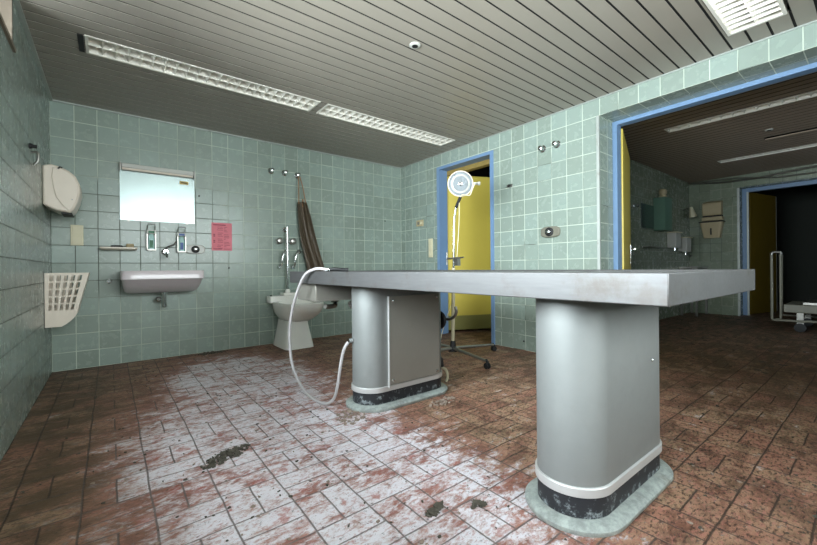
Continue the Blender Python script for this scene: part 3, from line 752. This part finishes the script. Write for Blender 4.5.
# towel dispenser and waste basket on the left wall
t = thing('towel_dispenser', 'white curved paper towel dispenser high on the left wall', 'towel dispenser', (0, -.45, 1.30))
prof = [(.001, 1.628), (.05, 1.640), (.10, 1.628), (.15, 1.60), (.185, 1.565), (.207, 1.51), (.212, 1.45), (.198, 1.38), (.175, 1.315), (.150, 1.285), (.07, 1.300), (.001, 1.338)]
MB().prism([(x, -.50, z) for x, z in prof], (0, .28, 0)).build('cover', 'plastic', t, bevel=.012)
side = [(.060, 1.618), (.11, 1.608), (.15, 1.583), (.180, 1.548), (.195, 1.50), (.199, 1.45), (.187, 1.38), (.165, 1.325), (.146, 1.300), (.105, 1.345), (.075, 1.40), (.060, 1.47), (.052, 1.55)]
MB().prism([(x, -.503, z) for x, z in side], (0, -.006, 0)).build('side_panel', 'plastic', t, bevel=.003)
MB().tube([(.088, -.512, 1.607), (.098, -.515, 1.622), (.112, -.512, 1.618)], .006, 8).build('lock', 'black', t)
MB().lathe([(.005, 0), (.003, .004)], (.165, -.509, 1.385), (0,-1,0), 10).build('rivet', 'dchrome', t)
MB().box(.10, .16, -.48, -.24, 1.278, 1.287).build('paper_slot', 'black', t)
t = thing('waste_basket', 'white plastic waste basket with square holes fixed low on the left wall', 'waste basket', (0, -.45, .40))
# side sheet with holes built as strips
def side_sheet(y, th):
    mb = MB(); ztop, zbot = .830, .423
    def xr(z):   # right outline
        if z > .56: return .190+(z-.56)*(.256-.190)/(.83-.56)
        k = (.56-z)/(.56-zbot); return .19 - .095*k**2.2
    rows = [.830, .812, .768, .757, .713, .702, .658, .647, .603, .592, .548]
    cols = 5
    zs = rows
    for i in range(len(zs)-1):
        z1, z0 = zs[i], zs[i+1]
        if i % 2 == 0:
            mb.loft([[(.004,y,z0),(xr(z0),y,z0),(xr(z1),y,z1),(.004,y,z1)], [(.004,y-th,z0),(xr(z0),y-th,z0),(xr(z1),y-th,z1),(.004,y-th,z1)]])
        else:
            for c in range(cols+1):
                f0 = .105+.165*c - .072; f1 = .105+.165*c + .0
                if c == 0: f0 = 0
                if c == cols: f1 = 1
                def X(f, z): return .004+(xr(z)-.004)*f
                mb.loft([[(X(f0,z0),y,z0),(X(f1,z0),y,z0),(X(f1,z1),y,z1),(X(f0,z1),y,z1)], [(X(f0,z0),y-th,z0),(X(f1,z0),y-th,z0),(X(f1,z1),y-th,z1),(X(f0,z1),y-th,z1)]])
    zz = [.548-(.548-.423)*k/8 for k in range(9)]
    for z1, z0 in zip(zz, zz[1:]):
        mb.loft([[(.004,y,z0),(xr(z0),y,z0),(xr(z1),y,z1),(.004,y,z1)], [(.004,y-th,z0),(xr(z0),y-th,z0),(xr(z1),y-th,z1),(.004,y-th,z1)]])
    return mb, xr
mb, xr = side_sheet(-.45, .006); mb.build('side_wall', 'plastic', t, smooth=False)
mb, _ = side_sheet(-.20, .006); mb.build('side_wall', 'plastic', t, smooth=False)
zz = [.83-(.83-.423)*k/16 for k in range(17)]
MB().loft([[(xr(z)-.006, -.4499, z), (xr(z), -.4499, z), (xr(z), -.2061, z), (xr(z)-.006, -.2061, z)] for z in zz]).build('front_wall', 'plastic', t)
MB().box(.001, .0038, -.456, -.20, .423, .83).box(.0038, .095, -.4499, -.2061, .423, .429).build('back_wall', 'plastic', t)
MB().box(.0, .003, -.462, -.457, .415, .842).build('edge_shadow_strip', 'black', t)
# old pipe stub on the left wall
t = thing('pipe_stub', 'rusty pipe stub with a clip high on the left wall', 'pipe stub', (0, -1.05, 1.62))
MB().lathe([(.016, 0), (.016, .012), (.010, .016), (.010, .035)], (.001, -1.06, 1.62), (1,0,0), 14).build('pipe', 'black', t)
MB().tube(smooth_path([(.003, -.98, 1.60), (.03, -.98, 1.60), (.03, -.98, 1.55), (.012, -.98, 1.52)]), .008, 8).build('clip', 'dchrome', t)

# ------------------------------------------------------------------ hooks, pipe, apron, bowl
def hook(c, n, label):
    c = Vector(c); n = Vector(n); t = thing('wall_hook', label, 'hook', c)
    MB().lathe([(.034, .001), (.034, .006), (.024, .014)], c, n, 22).build('rosette', 'chrome', t)
    MB().lathe([(.013, .012), (.013, .03), (.024, .034), (.027, .046), (.022, .058), (.008, .064)], c, n, 18).build('knob', 'chrome', t)
    return t
hook((1.817, 0, 1.958), (0,-1,0), 'leftmost round chrome hook of the row of three on the back wall')
hook((1.972, 0, 1.957), (0,-1,0), 'middle round chrome hook of the row of three on the back wall')
hook((2.122, 0, 1.950), (0,-1,0), 'right round chrome hook of three, carrying the brown apron')
hook((W, -2.295, 1.977), (-1,0,0), 'left one of the two round chrome hooks high on the right wall')
hook((W, -2.445, 1.982), (-1,0,0), 'right one of the two round chrome hooks, nearer the wide opening')
t = thing('wall_bracket', 'small dark metal bracket on the right wall beside the yellow door', 'bracket', (W, -1.905, 1.69))
MB().box(W-.012, W-.001, -1.94, -1.87, 1.675, 1.705).build('plate', 'dchrome', t, bevel=.002)
MB().tube([(W-.012, -1.925, 1.69), (W-.05, -1.925, 1.69), (W-.05, -1.925, 1.665)], .008, 8).build('hook_pin', 'black', t)
# flush pipe with two hand wheels and two curved outlets
t = thing('flush_pipe', 'vertical chrome flush pipe above the slop sink', 'pipe', (1.968, 0, .57))
MB().tube([(1.968, -.075, .60), (1.968, -.075, 1.325)], .014, 14).build('riser', 'chrome', t)
MB().lathe([(.03, .001), (.03, .008), (.016, .014), (.016, .078)], (1.968, 0, 1.30), (0,-1,0), 18).build('wall_flange', 'chrome', t)
MB().lathe([(.028, 0), (.03, .02), (.018, .04)], (1.968, -.075, .575), (0,0,1), 18).build('lower_collar', 'ceramic', t)
def valve(x, z, label):
    t = thing('hand_valve', label, 'valve', (x, 0, z))
    MB().lathe([(.032, .001), (.032, .008), (.018, .014), (.018, .035)], (x, 0, z), (0,-1,0), 20).build('rosette', 'chrome', t)
    MB().lathe([(.022, .034), (.036, .042), (.037, .062), (.028, .074), (.01, .078)], (x, 0, z), (0,-1,0), 20).build('hand_wheel', 'dchrome', t)
valve(1.893, 1.165, 'round chrome valve knob left of the flush pipe')
valve(2.046, 1.165, 'round chrome valve knob right of the flush pipe')
def gooseneck(x, label):
    t = thing('curved_outlet', label, 'pipe', (x, 0, .86))
    MB().lathe([(.026, .001), (.026, .01), (.016, .02)], (x+.085, 0, 1.05), (0,-1,0), 16).build('rosette', 'chrome', t)
    MB().tube(smooth_path([(x+.085, -.015, 1.05), (x+.075, -.05, 1.065), (x+.04, -.085, 1.04), (x+.01, -.09, .98), (x, -.085, .90), (x, -.06, .868), (x, -.03, .866)]), .011, 10).build('bent_tube', 'chrome', t)
    MB().lathe([(.026, .001), (.028, .02), (.02, .04)], (x, 0, .866), (0,-1,0), 16).build('lower_fitting', 'chrome', t)
gooseneck(1.898, 'left curved chrome tube beside the flush pipe'); gooseneck(2.050, 'curved chrome tube between flush pipe and apron')
# apron
t = thing('rubber_apron', 'brown rubber apron hanging by its straps from the right hook', 'apron', (2.15, -.06, 1.9))
rings = []
zs = [1.625, 1.58, 1.45, 1.30, 1.15, 1.02, .90, .80, .70, .60]
xl = [2.100, 2.098, 2.105, 2.115, 2.135, 2.165, 2.190, 2.205, 2.215, 2.225]
xr_ = [2.205, 2.222, 2.262, 2.300, 2.340, 2.378, 2.418, 2.448, 2.470, 2.490]
for z, a, b in zip(zs, xl, xr_):
    n = 34; front = []; back = []
    for i in range(n+1):
        f = i/n; x = a+(b-a)*f; am = .016+.012*(1.6-z)
        w = am*math.sin(f*PI*5.2+.6*math.sin(z*3)) + am*.5*math.sin(f*PI*11+z*2)
        prof_ = .05*math.sin(PI*min(max(f, 0), 1))
        front.append((x, -.075-prof_*.5-w*.9, z)); back.append((x, -.070-prof_*.5-w*.9+.004, z))
    rings.append(front+back[::-1])
MB().loft(rings).build('apron_sheet', 'apron', t)
mb = MB()
mb.tube([(2.105, -.085, 1.60), (2.11, -.075, 1.80), (2.118, -.045, 1.965)], .006, 8).tube([(2.19, -.085, 1.61), (2.16, -.075, 1.80), (2.127, -.045, 1.965)], .006, 8)
mb.tube([(2.150, -.09, 1.57), (2.155, -.085, 1.66)], .010, 8)
mb.build('straps', 'strap', t)

# slop sink
t = thing('slop_sink', 'white ceramic slop sink standing against the back wall', 'slop sink', (1.95, -.3, 0))
cx, cy = 1.985, -.30
def foot(hx, hy, z, yc, p=7): return srect(1.957, yc, hx, hy, z, p, 48)
MB().loft([foot(.160, .235, 0, -.255), foot(.158, .232, .02, -.255), foot(.135, .205, .15, -.25), foot(.118, .185, .25, -.245), foot(.12, .185, .29, -.245, 5)]).build('foot', 'ceramic', t)
def bw(hx, y0, y1, z, p=3.4): return srect(cx, (y0+y1)/2, hx, (y1-y0)/2, z, p, 48)
MB().loft([bw(.115, -.42, -.06, .275, 4), bw(.165, -.50, -.045, .315), bw(.205, -.585, -.03, .37), bw(.222, -.63, -.02, .43), bw(.226, -.64, -.015, .475), bw(.224, -.638, -.015, .485),
           bw(.205, -.615, -.15, .485, 3), bw(.198, -.605, -.16, .47, 3), bw(.16, -.50, -.19, .36, 3), bw(.08, -.4, -.26, .31, 3)]).build('bowl', 'ceramic', t)
MB().loft([rr(1.745, 2.185, -.155, -.004, .47, 12), rr(1.745, 2.185, -.155, -.004, .535, 12), rr(1.75, 2.18, -.15, -.004, .545, 12)]).build('back_ledge', 'ceramic', t, bevel=.004)
MB().box(1.90, 2.05, -.14, -.01, .545, .575).build('flush_block', 'ceramic', t, bevel=.006)
for hx in (1.765,): MB().lathe([(.010, 0), (.010, .006), (.006, .016)], (hx, -.12, .545), (0,0,1), 10).build('hinge_pin', 'black', t)

# ------------------------------------------------------------------ examination lamp on a stand
LX, LY = 2.90, -1.803
t = thing('examination_lamp', 'examination lamp on a pole stand in front of the yellow door', 'lamp', (LX, LY, 0))
def vec_leg(ang, L):
    c, s_ = math.cos(ang), math.sin(ang); tip = (LX+c*L, LY+s_*L, .065)
    leg = MB().tube([(LX+c*.02, LY+s_*.02, .085), tip], [.017, .013], 10).build('stand_leg', 'dchrome', t)
    MB().tube([(tip[0]-c*.01, tip[1]-s_*.01, .075), (tip[0]+c*.014, tip[1]+s_*.014, .05)], .012, 8).build('leg_cap', 'black', leg)
    mb = MB()
    ax = Vector((-s_, c, 0)); cc = Vector((tip[0]+c*.005, tip[1]+s_*.005, .026))
    for sd in (-1, 1): mb.lathe([(.014, -.006), (.0255, -.005), (.0255, .005), (.014, .006)], cc+ax*.012*sd, ax, 18)
    mb.tube([cc-ax*.02, cc+ax*.02], .007, 8); mb.tube([cc, cc+Vector((0,0,.035))], .007, 8)
    mb.build('castor', 'black', leg)
for k in range(4): vec_leg(math.atan2(-.486, -.084)+k*PI/2, .49)
MB().lathe([(.045, .055), (.045, .075), (.030, .082), (.024, .14), (.022, .155)], (LX, LY, 0), n=20).build('pole_socket', 'black', t)
MB().tube([(LX, LY, .14), (LX, LY-.018, .84)], .0165, 14).build('lower_pole', 'pole', t)
MB().tube([(LX, LY-.018, .83), (LX, LY-.030, 1.26), (LX, LY-.040, 1.33), (LX, LY-.058, 1.40)], .0105, 12).build('upper_pole', 'chrome', t)
MB().tube([(LX, LY-.058, 1.40), (LX, LY-.117, 1.49)], .0145, 12).build('grip_sleeve', 'black', t)
MB().tube(smooth_path([(LX, LY-.117, 1.49), (LX, LY-.140, 1.505), (LX, LY-.19, 1.495), (LX, LY-.235, 1.49), (LX, LY-.26, 1.53), (LX, LY-.295, 1.585)]), .0055, 8).build('bent_arm', 'cream', t)
mb = MB()
for q in (-1, 1): mb.tube(smooth_path([(LX, LY+.055*q-.02, .93), (LX-.045, LY+.035*q-.02, .93), (LX-.06, LY-.02, .93)]), .005, 8)
mb.box(LX-.02, LX+.02, LY-.09, LY-.05, .86, .94).tube([(LX, LY-.15, .935), (LX, LY+.07, .925)], .007, 8).tube([(LX, LY+.07, .99), (LX, LY+.07, .87)], .006, 8)
mb.build('clamp', 'dchrome', t)
MB().tube(smooth_path([(LX, LY-.10, 1.45), (LX+.01, LY-.085, 1.25), (LX+.01, LY-.06, 1.0), (LX+.02, LY-.04, .88)]), .0035, 6).build('cord', 'cream', t)
MB().tube(smooth_path([(LX, LY-.02, .55), (LX-.03, LY+.06, .35), (LX-.05, LY+.13, .12), (LX-.03, LY+.17, .02)]), .0035, 6).build('lower_cord', 'cream', t)
hc = Vector((LX, LY-.117, 1.610)); hn = Vector((-.66, -.74, -.12)).normalized()
hd = MB().lathe([(.03, -.10), (.07, -.075), (.103, -.03), (.117, 0), (.117, .016), (.108, .020), (.108, .010)], hc, hn, 40, cap=False).build('lamp_shade', 'plastic', t)
MB().lathe([(.107, .012), (.095, -.010), (.06, -.035), (.03, -.046), (.02, -.04)], hc, hn, 40).build('reflector_bowl', 'reflector', hd)
MB().lathe([(.085, .013), (.086, .017), (.070, .016), (.069, .013)], hc, hn, 40, cap=False).build('inner_ring', 'dchrome', hd)
MB().lathe([(.026, -.04), (.028, -.005), (.020, .012), (.006, .016)], hc, hn, 20).build('bulb_cap', 'chrome', hd)
rt = Vector((.74, -.66, 0)).normalized()
MB().tube([hc+rt*.115, hc+rt*.175], .012, 10).lathe([(.017, 0), (.017, .02)], hc+rt*.16, rt, 12).tube([hc+rt*.15, Vector((LX, LY-.295, 1.585))], .006, 8).build('side_joint', 'white', t)

# ------------------------------------------------------------------ second room
t = thing('towel_box', 'beige paper towel dispenser on the far green wall', 'towel dispenser', (X2, -2.48, 1.59))
MB().prism([(X2-.001, -2.36, 1.69), (X2-.12, -2.36, 1.69), (X2-.14, -2.36, 1.78), (X2-.13, -2.36, 1.90), (X2-.06, -2.36, 1.935), (X2-.001, -2.36, 1.935)], (0, -.265, 0)).build('cover', 'beigeplastic', t, bevel=.012)
MB().box(X2-.125, X2-.001, -2.64, -2.35, 1.60, 1.665).build('lower_tray', 'beigeplastic', t, bevel=.01)
MB().box(X2-.10, X2-.001, -2.62, -2.365, 1.665, 1.69).build('paper_slot', 'black', t)
t = thing('waste_bin', 'beige tapered waste bin hung below the towel dispenser', 'waste bin', (X2, -2.48, 1.30))
MB().loft([rr(X2-.12, X2-.001, -2.60, -2.375, 1.305, 8), rr(X2-.16, X2-.001, -2.645, -2.33, 1.57, 8)]).build('bin_body', 'beigeplastic', t)
MB().box(X2-.17, X2-.001, -2.655, -2.32, 1.571, 1.586).build('rim', 'black', t)
MB().box(X2-.158, X2-.145, -2.497, -2.478, 1.36, 1.47).build('handle_slot', 'black', t)
yw = Y2-.001
t = thing('wall_mirror', 'dim frameless mirror on the side wall of the dark room', 'mirror', (6.75, Y2, 1.40))
MB().box(6.36, 7.16, yw-.008, yw, 1.40, 1.75).build('mirror_glass', 'mirror', t)
MB().box(6.36, 7.16, yw-.012, yw, 1.385, 1.40).build('mirror_rail', 'dchrome', t)
t = thing('supply_box', 'tall green box cabinet on the wall beside the dim mirror', 'cabinet', (7.02, Y2, 1.38))
MB().box(6.83, 7.12, Y2-.16, yw, 1.375, 1.87).build('cabinet_body', 'greenbox', t, bevel=.004)
MB().box(6.85, 7.10, Y2-.165, Y2-.161, 1.41, 1.845).build('door_panel', 'greenbox', t, bevel=.002)
tag(MB().lathe([(.05, 0), (.055, .02), (.04, .05), (.052, .07), (.052, .11), (.04, .135), (.02, .14)], (6.99, Y2-.08, 1.871), n=18).build('jar', 'beigeplastic', loc=(6.99, Y2-.08, 1.871)), 'pale pot with waisted body standing on the green cabinet', 'jar')
def wdisp(x, z, label):
    t = thing('wall_dispenser', label, 'soap dispenser', (x, Y2, z))
    MB().box(x-.11, x+.11, Y2-.13, yw, z, z+.235).build('dispenser_body', 'white', t, bevel=.008)
    MB().box(x-.12, x+.14, Y2-.145, yw, z+.237, z+.252).build('dispenser_lid', 'cream', t)
    MB().tube([(x+.05, Y2-.06, z), (x+.05, Y2-.06, z-.05)], .015, 10).tube([(x+.05, Y2-.06, z-.05), (x+.05, Y2-.16, z-.07)], .010, 8).build('outlet', 'chrome', t)
wdisp(7.50, 1.13, 'white wall dispenser right of the green cabinet in the dark room')
wdisp(8.02, 1.07, 'white wall dispenser nearest the dark corner of the second room')
t = thing('small_wall_shelf', 'thin metal shelf on the side wall under the dim mirror', 'shelf', (6.7, Y2, 1.12))
MB().box(6.40, 7.10, Y2-.11, yw, 1.11, 1.122).build('shelf_plate', 'dchrome', t)
MB().tube([(6.62, Y2-.06, 1.123), (6.66, Y2-.06, 1.123)], .02, 10).build('shelf_pin', 'white', t) if False else None
hook((6.13, Y2, 1.685), (0,-1,0), 'single chrome hook on the dark side wall by the door leaf')
t = thing('wall_lamp_arm', 'small pale lamp shade on the dark side wall near the corner', 'wall lamp', (8.2, Y2, 1.7))
MB().lathe([(.02, 0), (.055, .16), (.06, .17)], (8.16, Y2-.12, 1.84), (.25, -.1, -.95), 16).build('shade', 'cream', t)
MB().tube([(8.16, yw, 1.80), (8.16, Y2-.10, 1.84)], .010, 8).build('arm', 'dchrome', t)
t = thing('instrument_bench', 'low metal bench in the corner of the dark second room', 'bench', (8.1, -2.3, 0))
MB().box(7.9, X2-.001, -2.42, yw, .79, .825).build('bench_top', 'dchrome', t, bevel=.003)
for px, py in ((7.93, -2.39), (X2-.04, -2.39), (7.93, Y2-.04), (X2-.04, Y2-.04)): MB().box(px-.015, px+.015, py-.015, py+.015, 0, .79).build('leg', 'dchrome', t)
# trolley
t = thing('trolley', 'low white wheeled trolley with tubular push bar in the dark doorway', 'trolley', (7.3, -3.9, 0))
def tub(pts, r=.014): return MB().tube(smooth_path(pts, 3), r, 10)
MB().tube([(7.06, -3.425, .98), (7.06, -3.425, .14), (7.06, -3.44, .13), (7.06, -3.72, .135), (7.06, -3.75, .14), (7.06, -4.65, .14)], .015, 10).build('frame_tube', 'dimwhite', t)
MB().tube(smooth_path([(7.06, -3.425, .97), (7.065, -3.435, 1.0), (7.08, -3.50, 1.0), (7.085, -3.51, .97)], 4), .016, 10).build('push_handle', 'dchrome', t)
MB().tube([(7.085, -3.505, .98), (7.085, -3.505, .15), (7.085, -3.46, .14)], .013, 10).build('frame_tube', 'dimwhite', t)
MB().tube([(7.8, -3.425, .98), (7.8, -3.425, .13), (7.8, -4.65, .13)], .015, 10).build('frame_tube', 'dimwhite', t)
MB().box(7.08, 7.78, -4.65, -3.53, .235, .335).build('tray', 'dimwhite', t, bevel=.008)
MB().box(7.10, 7.76, -4.60, -3.70, .336, .37).build('tray_rim', 'dchrome', t, bevel=.004)
for wx, wy in ((7.08, -3.68), (7.78, -3.68), (7.08, -4.5), (7.78, -4.5)):
    mb = MB()
    for sd in (-.022, .022): mb.lathe([(.03, -.012), (.055, -.010), (.055, .010), (.03, .012)], (wx+sd, wy, .055), (1,0,0), 20)
    w_ = mb.build('wheel', 'black', t)
    MB().box(wx-.008, wx+.008, wy-.03, wy+.03, .05, .235).build('wheel_fork', 'dchrome', w_)

# ------------------------------------------------------------------ debris on the floor
def heap(cx, cy, rx, ry, ang, n, label, nm='debris_heap', zmax=.02, mat='dust'):
    rnd = random.Random(hash((round(cx*100), round(cy*100))) & 0xffff); mb = MB()
    for _ in range(n):
        a = rnd.uniform(0, 2*PI); r = rnd.random()**.6
        x, y = rx*r*math.cos(a), ry*r*math.sin(a)
        X = cx+x*math.cos(ang)-y*math.sin(ang); Y = cy+x*math.sin(ang)+y*math.cos(ang)
        s_ = rnd.uniform(.002, .008); z = rnd.uniform(.0005, zmax*(1-r)+.001)
        q = Matrix.Rotation(rnd.uniform(0, 6.28), 3, Vector((rnd.uniform(-1,1), rnd.uniform(-1,1), 2)).normalized())
        mb.obox((X, Y, z+s_*.3), q @ Vector((1,0,0)), q @ Vector((0,1,0)), q @ Vector((0,0,1)), s_*rnd.uniform(.8, 2), s_, s_*.3)
    return tag(mb.build(nm, mat, loc=(cx, cy, 0), smooth=False), label, 'debris', kind='stuff')
heap(.79, -2.50, .12, .045, .5, 150, 'dark grey heap of rotten debris left of the table', zmax=.010)
heap(1.17, -.10, .14, .05, 0, 120, 'dark debris heap on the floor against the back wall')
heap(1.262, -3.385, .04, .018, .3, 40, 'small dark clump of dirt in front of the table, left one')
heap(1.395, -3.46, .028, .014, -.2, 24, 'small dark clump of dirt beside the near pedestal')
heap(2.0, -2.62, .12, .05, .1, 60, 'pale flaked plaster bits beside the far pedestal', mat='flake', zmax=.008)
heap(1.45, -2.45, .12, .08, .9, 90, 'pale flaked plaster bits where the hose touches the floor', mat='flake', zmax=.008)
rnd = random.Random(5)
def litter(n, x0, x1, y0, y1, mat, label, smin, smax):
    mb = MB()
    for _ in range(n):
        X = rnd.uniform(x0, x1); Y = rnd.uniform(y0, y1); s_ = rnd.uniform(smin, smax)
        a = rnd.uniform(0, 6.28)
        if abs(X-1.868) < .385 and (abs(Y+3.655) < .2 or abs(Y+2.325) < .2): continue
        if 1.75 < X < 2.15 and Y > -.52: continue
        k = rnd.randint(4, 6); th = rnd.uniform(.001, .004); el = rnd.uniform(.35, 1)
        pts = []
        for i in range(k):
            q = 2*PI*i/k + rnd.uniform(-.3, .3); r = s_*rnd.uniform(.6, 1.1)
            px, py = r*math.cos(q), r*math.sin(q)*el
            pts.append((X+px*math.cos(a)-py*math.sin(a), Y+px*math.sin(a)+py*math.cos(a), .0008+rnd.uniform(0, .002)))
        mb.prism(pts, (0, 0, th))
    return tag(mb.build('floor_litter', mat, smooth=False), label, 'debris', kind='stuff')
litter(750, .05, 3.55, -4.3, -.05, 'dust', 'dark crumbs and leaf bits scattered over the red tiled floor', .003, .010)
litter(380, .3, 3.2, -4.2, -.3, 'flake', 'pale plaster crumbs scattered over the red tiled floor', .003, .011)
litter(260, 4.0, 8.3, -4.8, -2.25, 'dust', 'dark rubble scattered over the floor of the second room', .008, .035)

# ------------------------------------------------------------------ daylight, and added fill for the second room
def area(name, loc, rot, sx, sy, power, col):
    l = bpy.data.lights.new(name, 'AREA'); l.shape = 'RECTANGLE'; l.size = sx; l.size_y = sy; l.energy = power; l.color = col
    o = bpy.data.objects.new(name, l); COL.objects.link(o); o.location = loc; o.rotation_euler = rot; return o
area('daylight_front', ((WN[0]+WN[1])/2, YN-.26, (WN[2]+WN[3])/2), (math.radians(90), 0, 0), WN[1]-WN[0], WN[3]-WN[2], 100, (1.0, .99, .97))
area('daylight_left', (-.32, (WL[0]+WL[1])/2, (WL[2]+WL[3])/2), (0, math.radians(-90), 0), WL[3]-WL[2], WL[1]-WL[0], 172, (.95, .97, 1.0))
area('daylight_high', (-.28, -2.06, 2.14), (0, math.radians(-90), 0), .25, 1.0, 14, (.92, .95, 1.0))
area('added_fill_second', (6.3, YN-.26, 1.5), (math.radians(90), 0, 0), 2.2, 1.0, 1.2, (1.0, .95, .86))  # added lamp behind that window, brightens the second room
w = bpy.data.worlds.new('World'); SC.world = w; w.use_nodes = True
bg = w.node_tree.nodes['Background']; bg.inputs[0].default_value = (.75, .86, 1, 1); bg.inputs[1].default_value = 1.2

# ------------------------------------------------------------------ camera
cam = bpy.data.cameras.new('Camera'); co = bpy.data.objects.new('Camera', cam); COL.objects.link(co); SC.camera = co
cam.sensor_fit = 'HORIZONTAL'; cam.sensor_width = 36; cam.lens = 379.506*36/817
yaw, pit, rol = .6745, .001, -.0095
F = Vector((math.sin(yaw)*math.cos(pit), math.cos(yaw)*math.cos(pit), -math.sin(pit)))
R = Vector((math.cos(yaw), -math.sin(yaw), 0)); U = R.cross(F)
R2 = R*math.cos(rol)+U*math.sin(rol); U2 = U*math.cos(rol)-R*math.sin(rol)
mt = Matrix((R2, U2, -F)).transposed().to_4x4(); mt.translation = (.3886, -4.3712, .8423)
co.matrix_world = mt
cam.shift_x = -5.712/817; cam.shift_y = -4.133/817
cam.clip_start = .05
SC.view_settings.view_transform = 'Standard'; SC.view_settings.look = 'None'; SC.view_settings.gamma = 1
SC.view_settings.use_curve_mapping = False; SC.view_settings.exposure = .8
SC.cycles.use_denoising = True
SC.cycles.max_bounces = 8; SC.cycles.diffuse_bounces = 5; SC.cycles.glossy_bounces = 4; SC.cycles.transparent_max_bounces = 8
